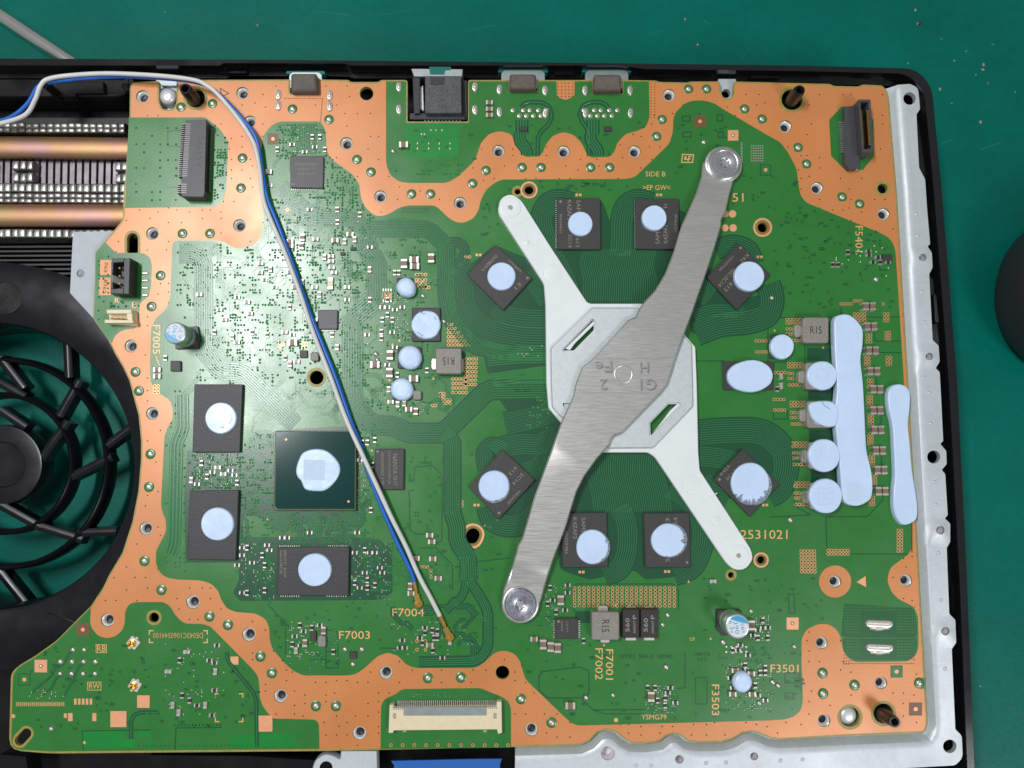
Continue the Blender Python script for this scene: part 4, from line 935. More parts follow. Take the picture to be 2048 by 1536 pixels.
block("port_foot", fillet([(819, 226), (930, 226), (930, 239), (819, 239)], 2), BZ-9*MM, BZ-.3*MM, 'connblack', o)
mb = MB()
for i in range(11): mb.solid([rrect(850+i*7, 240, 3, 5)], BZ-2*MM, BZ-.6*MM)
mb.build("contacts", 'pinmetal', o, kind="stuff")

mb = MB()
for x in (835, 857.5, 879, 900):
    for dy in (-5, 5): mb.profile(rrect(x, 293+dy, 3.4, 5, 1.2), [(0, Z1+.02*MM), (.8, Z1+.3*MM)], BZ)
for (x, y) in ((843, 269), (849, 269), (862, 261), (872, 261), (884, 261)): mb.profile(circ(x, y, 2.4, 8), [(0, Z1+.02*MM), (1, Z1+.25*MM)], BZ)
mb.build("port_lands", 'tin', pcb, kind="stuff")

# ---- chip capacitors and resistors
def smd(L, Wd, H, body, name):
    mb = MB(); l, w, h = L*K, Wd*K, H*MM; e = l*.23
    mb.box((0, 0, h*.48), l-2*e, w*.94, h*.96, 0, 0)
    for s in (-1, 1):
        mb.box((s*(l/2-e/2), 0, h/2), e, w, h, 0, 1)
        a = s*l/2; b = s*(l/2+l*.10)   # solder fillet
        mb.add([(a, -w/2, h*.6), (a, w/2, h*.6), (b, w/2, 0), (b, -w/2, 0)], [(0, 1, 2, 3)], 1)
    return mb.build(name, [body, 'tin'])
KINDS = {'C': (14, 9, .8, 'capbody', "chip_capacitor"), 'B': (18, 12.5, 1.2, 'capbody', "chip_capacitor"), 'G': (12, 7, .7, 'capgrey', "chip_capacitor"), 'R': (11, 6.5, .45, 'resbody', "chip_resistor"), 'P': (16, 11.5, 1.1, 'capbody', "chip_capacitor"), 'X': (24, 10, .8, 'cream', "crystal")}
def comp(t, x, y, a=0):
    L, Wd, H, body, nm = KINDS[t]
    put('smd'+t, lambda: smd(L, Wd, H, body, nm), x, y, a + random.uniform(-1.5, 1.5)); r = L*.62
    occ(x, y, r if a % 180 == 0 else Wd*.6+1, Wd*.6+1 if a % 180 == 0 else r)
SMD = """C 701 470 0;C 671 482 0;G 632 479 0;C 606 476 90;C 581 484 0;C 581 493 0;C 604 493 90;G 663 513 0;G 663 523 0;G 664 536 0;G 669 546 0;X 662 568 90;B 809 529 90;B 829 521 0;B 830 534 0;B 863 518 90;R 790 546 90;R 798 546 90;G 522 528 0;G 542 539 90;G 521 546 0;B 587 686 0;
G 581 728 90;G 594 724 0;R 571 716 90;B 781 711 90;B 751 730 0;B 780 746 90;B 828 758 0;R 854 741 90;R 763 664 90;R 763 677 90;G 796 809 90;G 809 807 90;C 818 819 0;C 832 823 90;G 778 779 90;G 782 804 0;C 860 1070 0;C 864 1083 0;C 866 1117 0;C 833 1116 0;
C 821 1172 90;C 823 1186 0;C 877 1156 0;C 611 1285 90;C 648 1260 90;B 1121 1199 90;R 1095 1207 90;R 1112 1224 90;C 1068 1277 0;B 1086 1287 90;B 1101 1292 90;B 1115 1294 90;R 1167 1281 90;B 1140 1409 0;B 1301 1391 90;B 1501 1249 90;G 1425 1162 0;C 1469 1340 0;C 1501 1346 0;C 1464 1387 0;C 1503 1387 0;
C 316 740 0;C 316 753 0;R 332 716 90;G 501 628 0;G 466 675 90;C 979 207 0;C 979 220 0;C 979 232 0;B 808 292 0;R 1736 503 0;R 1737 511 0;G 375 1303 0;G 338 1342 0;G 432 1342 90;G 347 1409 90;G 359 1424 90;G 412 1409 90;C 538 345 0;R 540 372 0;R 555 300 90;G 690 484 90;
R 1554 778 90;G 1561 753 90;G 1561 772 90;R 742 1020 90;G 900 1282 90;R 875 1262 90;R 868 1275 90;R 875 1275 90;C 860 1289 0;R 866 1300 90;R 640 1250 0;R 600 1250 90;R 608 1262 0;R 590 1272 0;R 602 1290 0;R 585 1288 90;G 593 1300 90;R 667 1303 90;R 624 1255 90;
G 437 935 0;R 426 944 0;G 448 948 0;R 415 953 90;R 462 941 0;R 404 926 90;R 470 950 0;G 384 960 90;R 395 968 0;R 475 965 90"""
for s in SMD.replace("\n", "").split(";"):
    t, x, y, a = s.split(); comp(t, float(x), float(y), float(a))
for i, (x, y) in enumerate(((1729, 614), (1732, 654), (1735, 702), (1738, 743), (1744, 779), (1744, 821), (1746, 860), (1749, 901), (1752, 940), (1754, 982))):
    comp('P', x, y, 90); comp('P', x+13.5, y, 90)
comp('P', 1727, 560, 0) if False else None
# clusters of small resistors round the regulators
def cluster(x0, y0, x1, y1, n, kinds='R', seed=1):
    rnd = random.Random(seed)
    for _ in range(n*6):
        x, y = rnd.uniform(x0, x1), rnd.uniform(y0, y1); x = round(x/5)*5; y = round(y/5)*5
        if n and free(x, y, 3): comp(rnd.choice(kinds), x, y, rnd.choice((0, 90))); n -= 1
cluster(560, 400, 740, 700, 20, 'RRGG', 3); cluster(765, 590, 815, 670, 9, 'RR', 4); cluster(520, 560, 600, 700, 7, 'RGG', 5); cluster(770, 690, 800, 760, 4, 'R', 6)
cluster(560, 1060, 750, 1090, 4, 'R', 7); cluster(705, 1100, 770, 1180, 12, 'R', 8); cluster(470, 1090, 545, 1190, 12, 'R', 9); cluster(1455, 1330, 1530, 1400, 10, 'R', 10); cluster(1290, 1370, 1350, 1420, 8, 'R', 11)
cluster(1500, 1235, 1535, 1275, 7, 'R', 12); cluster(1740, 490, 1790, 530, 4, 'R', 13); cluster(1660, 490, 1710, 550, 3, 'R', 14); cluster(330, 1290, 440, 1430, 9, 'R', 15); cluster(395, 560, 520, 690, 8, 'RG', 16); cluster(1085, 1165, 1135, 1235, 5, 'R', 17); cluster(780, 1240, 900, 1320, 9, 'R', 18); cluster(585, 270, 650, 305, 6, 'R', 19); cluster(720, 870, 750, 960, 8, 'R', 20); cluster(1460, 1285, 1500, 1310, 4, 'R', 21)

# ---- tracks: raised lines of mask over copper; a dark bed below the bundles
BEDN = [0]; tr = MB(); bed = MB()
ZD = Z1+.02*MM; ZT = Z1+.03*MM
def bundle(path, n, pitch, w=2.0, smooth=0, dark=True, extra=5, shift=False):
    p = catmull([tuple(q) for q in path], smooth, closed=False) if smooth else [tuple(q) for q in path]
    if not smooth:   # soften the corners
        q = [p[0]]
        for i in range(1, len(p)-1):
            a, b, c = Vector(p[i-1]), Vector(p[i]), Vector(p[i+1]); d = min(8, (a-b).length*.4, (c-b).length*.4)
            q += [tuple(b+(a-b).normalized()*d), tuple(b+(c-b).normalized()*d)]
        p = q + [p[-1]]
    zb = ZD
    if dark: BEDN[0] += 1; zb = ZD + BEDN[0]*.0012*MM; bed.flatribbon(p, (n-1)*pitch+extra*2, zb)
    zt_ = zb + .01*MM
    w = pitch*.36 if smooth else max(w, pitch*.52)
    for i in range(n):
        d = (i-(n-1)/2)*pitch; tr.ridge([(q[0]+d, q[1]) for q in p] if shift else offset(p, d, closed=False), w, zt_, .05*MM, 1 if smooth else 0)
DP = [0]
def darkpoly(pts, r=6, z=None):
    DP[0] += 1; bed.sheet([fillet(pts, r, 4)], ZD-.016*MM+DP[0]*.0008*MM, BZ)
# large dark beds round the processor where the memory tracks run
darkpoly([(1075, 420), (1094, 386), (1128, 384), (1140, 398), (1205, 400), (1222, 450), (1232, 410), (1256, 386), (1290, 384), (1300, 398), (1385, 430), (1420, 545), (1480, 600), (1535, 585), (1560, 610), (1548, 640), (1480, 668), (1380, 668), (1380, 620), (1100, 620), (1085, 560)], 12)
darkpoly([(925, 535), (945, 525), (990, 490), (1062, 520), (1100, 580), (1100, 700), (1000, 704), (950, 690), (905, 640), (908, 560)], 12)
darkpoly([(965, 702), (1100, 700), (1100, 730), (975, 748)], 5)
darkpoly([(975, 765), (1100, 795), (1150, 850), (1190, 900), (1320, 905), (1400, 880), (1400, 840), (1480, 838), (1540, 850), (1578, 890), (1588, 960), (1560, 990), (1430, 1000), (1440, 1040), (1420, 1110), (1385, 1150), (1290, 1160), (1270, 1140), (1220, 1150), (1180, 1160), (1120, 1140), (1110, 1060), (1075, 1060), (975, 1055), (972, 1020), (990, 900), (1040, 840), (1020, 830)], 10)
darkpoly([(395, 905), (480, 905), (555, 860), (720, 850), (720, 1030), (620, 1045), (480, 1030), (475, 985), (395, 985)], 8)
darkpoly([(478, 1075), (700, 1073), (760, 1080), (785, 1100), (785, 1185), (760, 1200), (480, 1202), (466, 1185), (478, 1160)], 4)
darkpoly([(375, 900), (480, 905), (490, 1000), (480, 1125), (372, 1125), (368, 1000)], 3)
pad(fillet([(1688, 1207), (1826, 1216), (1832, 1236), (1834, 1273), (1682, 1273)], 6), 'maskmid', "mask_window", ZD-.012*MM); pad(fillet([(1684, 1277), (1834, 1277), (1830, 1312), (1816, 1320), (1706, 1320), (1690, 1308)], 6), 'maskmid', "mask_window", ZD-.012*MM)
darkpoly([(1614, 696), (1672, 696), (1672, 722), (1614, 722)], 2); darkpoly([(1616, 780), (1672, 780), (1672, 800), (1616, 800)], 2); darkpoly([(1618, 860), (1674, 860), (1674, 884), (1618, 884)], 2); darkpoly([(1622, 942), (1676, 942), (1676, 966), (1622, 966)], 2)
darkpoly([(880, 695), (930, 695), (932, 748), (870, 748)], 3); darkpoly([(1150, 1222), (1180, 1222), (1180, 1246), (1150, 1246)], 2)
# memory loops
bundle([(1144, 408), (1116, 401), (1094, 412), (1083, 440), (1092, 480), (1112, 525), (1134, 570), (1140, 607)], 9, 4.7, 1.7, 5)
bundle([(1304, 408), (1276, 401), (1254, 412), (1244, 440), (1243, 480), (1240, 512)], 9, 4.7, 1.7, 5)
bundle([(1240, 498), (1233, 528), (1240, 560), (1238, 607)], 34, 4.4, 1.6, 5, False, 5, True)
bundle([(1432, 500), (1464, 490), (1496, 500), (1507, 528)], 8, 4.6, 1.7, 6)
bundle([(1536, 568), (1544, 598), (1535, 628), (1500, 643), (1440, 650), (1392, 668)], 10, 4.6, 1.7, 5)
bundle([(1486, 612), (1465, 622), (1425, 622), (1388, 634)], 6, 4.6, 1.6, 5)
bundle([(1420, 560), (1412, 580), (1395, 600)], 8, 4.4, 1.6, 5)
bundle([(950, 540), (926, 556), (920, 592), (932, 630), (966, 660), (1030, 678), (1098, 682)], 11, 5.0, 1.8, 6)
bundle([(992, 612), (1012, 630), (1050, 637), (1098, 638)], 8, 4.8, 1.7, 5)
bundle([(1060, 540), (1078, 575), (1098, 600)], 9, 4.8, 1.7, 4)
bundle([(1098, 716), (1040, 716), (975, 722)], 5, 4.6, 1.6)
bundle([(1098, 752), (1040, 752), (985, 760)], 5, 6.0, 1.4, 0, False)
bundle([(1010, 905), (986, 894), (972, 908), (976, 940)], 8, 4.6, 1.7, 6)
bundle([(1115, 868), (1080, 888), (1046, 888), (1010, 894), (990, 908)], 9, 4.6, 1.7, 5)
bundle([(1108, 822), (1066, 836), (1010, 848)], 10, 4.4, 1.6, 5)
bundle([(1100, 905), (1076, 932), (1050, 944)], 8, 4.6, 1.6, 5)
bundle([(975, 1012), (985, 1040), (1018, 1052), (1056, 1042), (1092, 1000)], 9, 4.6, 1.7, 6)
bundle([(1252, 907), (1250, 945), (1260, 985), (1266, 1024)], 36, 4.4, 1.6, 5, False, 5, True)
bundle([(1238, 1015), (1252, 1045), (1254, 1095), (1240, 1136), (1208, 1150)], 9, 4.5, 1.6, 5)
bundle([(1340, 975), (1378, 1000), (1402, 1040), (1404, 1090), (1384, 1134), (1348, 1150)], 9, 4.6, 1.7, 5)
bundle([(1398, 866), (1450, 862), (1520, 864), (1560, 892), (1572, 930), (1560, 974), (1536, 990)], 11, 4.5, 1.7, 6)
bundle([(1398, 912), (1440, 916), (1472, 926)], 9, 4.5, 1.6, 5)
bundle([(1408, 955), (1425, 982), (1456, 1000)], 7, 4.5, 1.6, 5)
# buses on the left half
bundle([(560, 372), (600, 412), (628, 436), (702, 436), (732, 458), (856, 458), (893, 492)], 9, 3.6, 2.2, 0, True, 3)
bundle([(893, 490), (893, 590), (902, 640), (945, 690), (1010, 706), (1098, 706)], 7, 4.4, 1.8)
bundle([(893, 486), (915, 484), (930, 500), (920, 525), (898, 545)], 3, 5.0, 1.8, 5)
bundle([(730, 470), (735, 505), (752, 520), (754, 600), (705, 640), (705, 800), (728, 830)], 8, 5.2, 3.2, 0, True, 3)
bundle([(722, 828), (745, 850), (790, 852), (812, 866), (888, 866), (975, 780), (1098, 778)], 8, 4.6, 1.8)
bundle([(888, 868), (905, 880), (905, 1030), (914, 1048), (914, 1085), (936, 1112), (938, 1160)], 7, 4.4, 1.8)
bundle([(938, 1160), (962, 1196), (976, 1222), (976, 1296), (956, 1322), (838, 1324)], 4, 4.2, 1.6)
bundle([(932, 1160), (928, 1190), (890, 1222)], 3, 4.2, 1.6)
bundle([(902, 880), (880, 905), (872, 960)], 3, 6, 1.5, 0, False) if False else None
bundle([(358, 508), (392, 508), (407, 524), (407, 700), (440, 742), (482, 744), (590, 850)], 8, 4.6, 2.9, 0, True, 3)
bundle([(402, 530), (430, 500), (436, 490), (420, 489), (360, 489)], 3, 4, 1.5, 0, False)
bundle([(364, 790), (365, 862), (353, 882), (348, 1090), (340, 1108)], 4, 7.2, 5.0, 0, True, 2)
bundle([(366, 792), (385, 772)], 3, 5, 1.6, 0, False)
bundle([(614, 308), (614, 248)], 8, 4.6, 2.8, 0, True, 3)
bundle([(592, 380), (592, 405), (640, 430)], 6, 3.4, 1.4, 0, False)
bundle([(640, 250), (700, 400)], 2, 5, 1.5, 0, False) if False else None
bundle([(540, 1360), (500, 1300)], 1, 3, 1.5, 0, False) if False else None
bundle([(560, 1020), (560, 1060)], 6, 4, 1.6); bundle([(625, 1022), (632, 1064)], 6, 4, 1.6); bundle([(690, 1022), (716, 1045)], 5, 4, 1.6)
for y in (872, 888, 930, 948, 978, 1000): bundle([(548, y), (528, y), (512, y+8), (496, y+8)], 3, 3.2, 1.4, 0, False)
for (px) in ((1040, 1), (1182, 1)):
    x = px[0]
    bundle([(x+0, 268), (x-2, 280), (x+14, 300), (x+14, 310)], 4, 5, 1.9); bundle([(x+4, 240), (x+4, 268)], 4, 5.5, 1.8)
bundle([(1075, 312), (1076, 268), (1102, 245), (1104, 222), (1092, 205), (1052, 204), (1042, 214)], 1, 4, 2.4, 0, True, 4.5)
bundle([(1178, 312), (1178, 262), (1160, 238), (1160, 218), (1174, 204), (1208, 204), (1218, 218)], 1, 4, 2.4, 0, True, 4.5)
bundle([(454, 1304), (454, 1320), (512, 1392), (514, 1494)], 1, 3, 2.0, 0, True, 4)
bundle([(318, 1425), (275, 1425), (262, 1436), (262, 1478)], 1, 3, 2.0, 0, True, 4)
for (a, b) in (((147, 1301), (100, 1345)), ((122, 1325), (64, 1385)), ((122, 1350), (84, 1390)), ((168, 1326), (128, 1392))):
    bundle([a, (a[0]-14, a[1]+10), (a[0]-16, a[1]+24), b], 1, 3, 1.6, 0, True, 2)
# dark moats that divide the copper pours on the right half
moat = MB(); MO = [0]
for ln in (((1390, 636), (1800, 634)), ((1682, 618), (1682, 636)), ((1536, 636), (1536, 724)), ((1748, 660), (1750, 682), (1801, 682)), ((1754, 705), (1803, 705)), ((1752, 745), (1753, 790)), ((1392, 722), (1448, 722)), ((1610, 690), (1610, 724), (1548, 724)), ((1540, 1034), (1620, 1030)), ((1588, 880), (1589, 1012), (1622, 1030)),
           ((1766, 990), (1766, 1000), (1735, 1033), (1652, 1034), (1654, 1108), (1816, 1108)), ((1824, 1020), (1824, 1105)), ((1762, 830), (1762, 860)), ((1762, 905), (1763, 930)), ((1690, 1274), (1830, 1274)), ((1547, 820), (1547, 838), (1575, 838), (1575, 820)),
           ((1086, 1343), (1160, 1334), (1178, 1342), (1178, 1386), (1168, 1396), (1094, 1396), (1078, 1380), (1078, 1352), (1086, 1343)), ((1168, 1386), (1166, 1400), (1186, 1420), (1290, 1419)), ((1186, 1420), (1212, 1428), (1288, 1428)), ((1391, 1355), (1391, 1408), (1414, 1408), (1414, 1356), (1391, 1355)),
           ((1366, 1310), (1370, 1306), (1370, 1375), (1355, 1378)), ((1147, 1224), (1147, 1172), (1152, 1168), (1346, 1168), (1357, 1180), (1357, 1220)), ((571, 1256), (571, 1310)), ((653, 1260), (672, 1262), (676, 1270), (676, 1336), (652, 1336), (652, 1262)), ((652, 1303), (676, 1303)), ((535, 1208), (578, 1254)),
           ((760, 1296), (800, 1297), (806, 1290)), ((826, 966), (830, 934), (866, 932), (884, 950), (884, 1080), (872, 1090)), ((828, 980), (818, 982), (820, 1060), (832, 1068), (850, 1068)), ((840, 1096), (872, 1096), (905, 1130), (905, 1180)), ((930, 1140), (946, 1124), (1020, 1116)), ((352, 1455), (350, 1500)), ((350, 1456), (444, 1455)), ((166, 1500), (165, 1462), (300, 1460)), ((540, 590), (640, 590)),
           ((1408, 540), (1414, 554)), ((1760, 478), (1760, 492), (1772, 500)), ((1758, 524), (1760, 540), (1774, 540)), ((1578, 1188), (1588, 1188), (1590, 1226), (1578, 1226), (1578, 1188)), ((1570, 1346), (1600, 1346), (1600, 1366), (1570, 1366), (1570, 1346)), ((1570, 1386), (1586, 1386), (1586, 1398), (1570, 1398), (1570, 1386)),
           ((1365, 232), (1380, 232), (1380, 242), (1365, 242), (1365, 232)), ((1434, 230), (1445, 230), (1445, 242), (1434, 242), (1434, 230)), ((1366, 264), (1382, 264), (1382, 274), (1366, 274), (1366, 264)), ((1436, 264), (1446, 264), (1446, 275), (1436, 275), (1436, 264)), ((335, 262), (362, 260), (362, 292), (336, 292), (335, 262)), ((336, 374), (360, 374))):
    MO[0] += 1; moat.flatribbon([tuple(p) for p in ln], 2.0, ZD-.001*MM+MO[0]*.0003*MM)
moat.build("pour_gaps", 'maskdark', pcb, kind="stuff")
# loose tracks of the dense area at the left
rnd = random.Random(21)
def wander(x0, y0, x1, y1, n, w=1.5, dark=False):
    for _ in range(n):
        for t in range(12):
            x, y = rnd.uniform(x0, x1), rnd.uniform(y0, y1)
            if free(x, y, 1) and inside(x, y, MAIN): break
        d = rnd.choice((0, 45, 90, 135, 180, 225, 270, 315)); pts = [(x, y)]
        for s in range(rnd.randint(2, 4)):
            L = rnd.uniform(6, 30); nx, ny = x+L*math.cos(math.radians(d)), y+L*math.sin(math.radians(d))
            if not (inside(nx, ny, MAIN) and free(nx, ny, 0)): break
            x, y = nx, ny; pts.append((x, y)); d += rnd.choice((-45, 45))
        if len(pts) > 1:
            m = rnd.choice((1, 1, 2, 3))
            if dark: BEDN[0] += 1; bed.flatribbon(pts, m*3.4+3, ZD+BEDN[0]*.0004*MM)
            for i in range(m): tr.ridge(offset(pts, (i-(m-1)/2)*3.4, closed=False), w, ZT, .05*MM)
wander(530, 380, 740, 820, 190); wander(380, 520, 540, 760, 70); wander(480, 1020, 720, 1080, 30, 1.5, True); wander(395, 905, 480, 980, 20); wander(735, 480, 880, 830, 40); wander(720, 1080, 900, 1190, 20); wander(480, 1080, 780, 1195, 26, 1.4); wander(780, 1220, 960, 1300, 14, 1.5, True); wander(1050, 1170, 1140, 1300, 8)
wander(480, 860, 550, 1040, 24); wander(712, 860, 750, 1030, 14); wander(570, 250, 650, 310, 22)
bed.build("track_bed", 'maskdark', pcb, kind="stuff")
tr.build("tracks", ['masktrace', 'memtrace'], pcb, kind="stuff")

# ---- vias: raised mask rings in the dense area, dark dots elsewhere, tan rings round the power stages, pinholes in the copper
vb = MB(); vd = MB(); vr = MB(); vc = MB()
def ngon(mb, x, y, r, z, m=0, n=8):
    p = W(x, y, BZ); mb.add([Vector((p.x + r*K*math.cos(2*math.pi*i/n), p.y + r*K*math.sin(2*math.pi*i/n), z)) for i in range(n)], [tuple(range(n))], m)
def via_bump(x, y, r=2.5):
    p = W(x, y, ZT); n = 7; a = []
    for q, h in ((r, 0), (r*.62, .09*MM), (r*.34, .06*MM), (.02, 0)):
        a += [p + Vector((q*K*math.cos(2*math.pi*i/n), q*K*math.sin(2*math.pi*i/n), h)) for i in range(n)]
    vb.add(a, [(k*n+i, k*n+(i+1) % n, (k+1)*n+(i+1) % n, (k+1)*n+i) for k in range(2) for i in range(n)], 0)
    vb.add(a[2*n:], [(i, (i+1) % n, n+(i+1) % n, n+i) for i in range(n)], 1)
def via_field(x0, y0, x1, y1, count, seed, grid=5.0, poly=MAIN, clump=True):
    r = random.Random(seed); n = 0; tries = 0
    while n < count and tries < count*12:
        tries += 1; x, y = r.uniform(x0, x1), r.uniform(y0, y1); x = round(x/grid)*grid; y = round(y/grid)*grid
        for _ in range(r.choice((1, 1, 2, 3, 4)) if clump else 1):
            if inside(x, y, poly) and free(x, y, 1.5): via_bump(x + r.uniform(-.6, .6), y + r.uniform(-.6, .6), r.uniform(2.0, 2.8)); n += 1
            if r.random() < .5: x += grid*1.2
            else: y += grid*1.2
via_field(530, 385, 745, 770, 900, 1); via_field(390, 490, 530, 760, 330, 2); via_field(555, 248, 650, 310, 110, 3); via_field(650, 310, 720, 400, 60, 4); via_field(350, 485, 400, 640, 60, 5); via_field(380, 905, 485, 980, 150, 6); via_field(480, 860, 548, 1090, 110, 7); via_field(560, 1022, 740, 1080, 120, 8)
via_field(712, 850, 760, 1040, 60, 9); via_field(760, 470, 880, 700, 90, 10); via_field(420, 240, 455, 410, 70, 11, poly=WIN_A); via_field(480, 1080, 550, 1198, 80, 12, 4); via_field(705, 1085, 780, 1195, 80, 13, 4); via_field(555, 1076, 700, 1092, 30, 14, 4); via_field(720, 700, 880, 850, 60, 15)
via_field(335, 780, 375, 1150, 60, 16, 9, clump=False); via_field(265, 240, 365, 410, 30, 17, 16, WIN_A, False); via_field(800, 900, 1000, 1300, 120, 18); via_field(560, 1235, 680, 1340, 40, 19); via_field(280, 1290, 450, 1440, 90, 20, 6, WIN_D); via_field(800, 1380, 980, 1398, 40, 21, 4, WIN_F); via_field(780, 330, 930, 350, 22, 22, 6, WIN_E); via_field(1050, 790, 1100, 860, 40, 23, 5)
via_field(200, 600, 270, 616, 12, 24, 6, WIN_C); via_field(195, 510, 300, 650, 22, 25, 9, WIN_C, False); via_field(1090, 1165, 1160, 1290, 30, 26); via_field(1440, 1280, 1530, 1420, 40, 27); via_field(1290, 1370, 1360, 1420, 30, 28)
vb.build("masked_vias", ['masktrace', 'viadark'], pcb, kind="stuff")
r = random.Random(5)
def dark_field(x0, y0, x1, y1, n, poly=MAIN):
    for _ in range(n):
        x, y = r.uniform(x0, x1), r.uniform(y0, y1)
        if inside(x, y, poly) and free(x, y, 3):
            q = r.uniform(2.0, 3.4); ngon(vd, x, y, q, ZD+.004*MM); ngon(vd, x, y, q*.5, ZD+.008*MM, 1)
            if r.random() < .35: ngon(vd, x+q*1.7, y, q, ZD+.004*MM); ngon(vd, x+q*1.7, y, q*.5, ZD+.008*MM, 1)
dark_field(1350, 220, 1600, 450, 60); dark_field(1550, 420, 1790, 620, 110); dark_field(800, 880, 1000, 1300, 60); dark_field(1000, 1290, 1600, 1440, 60); dark_field(1380, 1150, 1660, 1260, 30); dark_field(800, 230, 1290, 350, 60, WIN_E); dark_field(540, 1200, 800, 1340, 40); dark_field(60, 1290, 520, 1460, 120, WIN_D); dark_field(985, 360, 1260, 380, 22); dark_field(1570, 1290, 1606, 1420, 14); dark_field(960, 400, 1000, 480, 12); dark_field(940, 560, 1060, 760, 10)
for i in range(28): ngon(vd, 270+i*8.6, 1491, 1.2, ZD+.004*MM); ngon(vd, 350+(i % 14)*7, 1450 + (i//14)*0, 1.2, ZD+.004*MM)
for i in range(10):
    for j in range(2): ngon(vd, 806+i*5.4, 418+j*6, 2.4, ZD+.004*MM); ngon(vd, 806+i*5.4, 418+j*6, 1.2, ZD+.008*MM, 1)
for j in range(10):
    for i in range(30):
        x, y = 1690+i*4.8, 1214+j*5.6
        if free(x, y, 3): ngon(vd, x, y, 1.5, ZD+.004*MM, 1, 6)
for j in range(6):
    for i in range(30):
        x, y = 1694+i*4.6, 1282+j*5.8
        if free(x, y, 3): ngon(vd, x, y, 1.5, ZD+.004*MM, 1, 6)
vd.build("dark_vias", ['maskdark', 'mask'], pcb, kind="stuff")
def ringvia(x, y, ro=3.4, ri=1.7):
    p = W(x, y, BZ); n = 10
    z = ZT+.02*MM
    vr.add([Vector((p.x + q*K*math.cos(2*math.pi*i/n), p.y + q*K*math.sin(2*math.pi*i/n), z)) for q in (ro, ri) for i in range(n)], [(i, (i+1) % n, n+(i+1) % n, n+i) for i in range(n)], 0)
    ngon(vr, x, y, ri, z, 1, 10)
def vgrid(x0, y0, nx, ny, dx=6.6, dy=6.8, skew=0.0, tri=False):
    for j in range(ny):
        for i in range(nx):
            if tri and i > (nx-1)*(j+1)/ny + .2: continue
            x, y = x0+i*dx+j*skew, y0+j*dy
            if free(x, y, -1): ringvia(x, y)
vgrid(1149, 1176, 22, 6, 9.5, 7.1); vgrid(897, 649, 7, 6, 6.6, 8.2, 0, True); vgrid(933, 718, 4, 7, 6.6, 8.5, -.4); vgrid(906, 758, 5, 4, 6.6, 9); vgrid(881, 787, 2, 2, 6.6, 6.6); vgrid(887, 800, 3, 2, 6.6, 6.6); vgrid(865, 811, 2, 1, 6, 6)
vgrid(833, 549, 4, 1, 6.2, 6); vgrid(833, 560, 4, 3, 6, 6.4); vgrid(840, 575, 4, 1, 6, 6); vgrid(764, 609, 1, 2, 6, 7); vgrid(932, 514, 2, 1, 7, 6); vgrid(924, 1004, 1, 2, 6, 7)
vgrid(1682, 608, 4, 1); vgrid(1709, 602, 3, 1); vgrid(1766, 608, 1, 1); vgrid(1709, 628, 4, 3); vgrid(1769, 628, 2, 3); vgrid(1772, 665, 2, 3); vgrid(1774, 715, 2, 3); vgrid(1574, 639, 5, 2); vgrid(1574, 658, 2, 2, 6.6, 10); vgrid(1580, 681, 4, 1)
for (x, y) in ((1577, 727), (1582, 805), (1586, 886), (1590, 966)):
    vgrid(x, y, 5, 2); vgrid(x+1, y+20, 2, 2, 6.6, 10); vgrid(x+2, y+43, 4, 1)
for (x, y) in ((1734, 670), (1731, 716), (1737, 760), (1736, 794), (1738, 834), (1737, 873), (1740, 914), (1744, 953), (1740, 995)): vgrid(x, y, 2, 3)
vgrid(1548, 799, 4, 1); vgrid(1549, 820, 4, 1); vgrid(1512, 682, 4, 1); vgrid(1513, 704, 4, 1); vgrid(1550, 745, 4, 1); vgrid(1656, 1101, 7, 2); vgrid(1796, 1061, 2, 7); vgrid(1602, 1102, 5, 7, 6.6, 6.9, .2); vgrid(1785, 872, 1, 3); vgrid(1790, 955, 1, 2); vgrid(1033, 781, 2, 1); vgrid(1049, 781, 2, 1); vgrid(842, 1134, 3, 1); vgrid(862, 1140, 1, 3, 6, 7); vgrid(834, 1282, 2, 2, 17, 17)
vgrid(782, 1490, 11, 1, 23.4, 0, 0); vgrid(310, 772, 2, 3, 6.5, 6.5); vgrid(560, 687, 2, 2, 6.5, 6.5); vgrid(606, 688, 2, 2, 6.5, 6.5)
vgrid(1117, 170, 5, 5, 6.8, 6.8) if False else None
vr.build("open_vias", ['padtan', 'via'], pcb, kind="stuff")
# pinholes
def in_copper(x, y, m=9):
    for dx, dy in ((0, 0), (m, 0), (-m, 0), (0, m), (0, -m)):
        if not inside(x+dx, y+dy, cu_loop): return False
    return not any(inside(x, y, w) for w in MASKS) and free(x, y, 4)
r = random.Random(8)
for gy in range(168, 1500, 21):
    for gx in range(190, 1860, 21):
        x, y = gx + r.choice((0, 0, 0, 5, -4)), gy + r.choice((0, 0, 4, -4))
        if r.random() < .62 and in_copper(x, y, 6): ngon(vc, x, y, 1.5, BZ+.03*MM, 0, 7)
for j in range(5):
    for i in range(5): ngon(vc, 1116+i*7.2, 167+j*6.6, 1.3, Z1+.05*MM, 0, 7)
for i in range(20): ngon(vc, 569+i*4, 197, 1.1, BZ+.03*MM, 0, 6); ngon(vc, 645 - i*.25, 200+i*2.8, 1.1, BZ+.03*MM, 0, 6)
for i in range(26): ngon(vc, 1302, 168+i*2.9 if i < 1 else 168+(i % 13)*5.6, 1.1, BZ+.03*MM, 0, 6); ngon(vc, 1309.5, 168+(i % 13)*5.6, 1.1, BZ+.03*MM, 0, 6)
for i in range(30): ngon(vc, 1688+i*4.8, 1327, 1.2, BZ+.03*MM, 0, 6)
for i in range(8):
    for j in range(4):
        if i < 4-j+2: ngon(vc, 1688+i*4.6, 1304+j*6+6, 1.1, BZ+.03*MM, 0, 6) if in_copper(1688+i*4.6, 1310+j*6, 1) else None
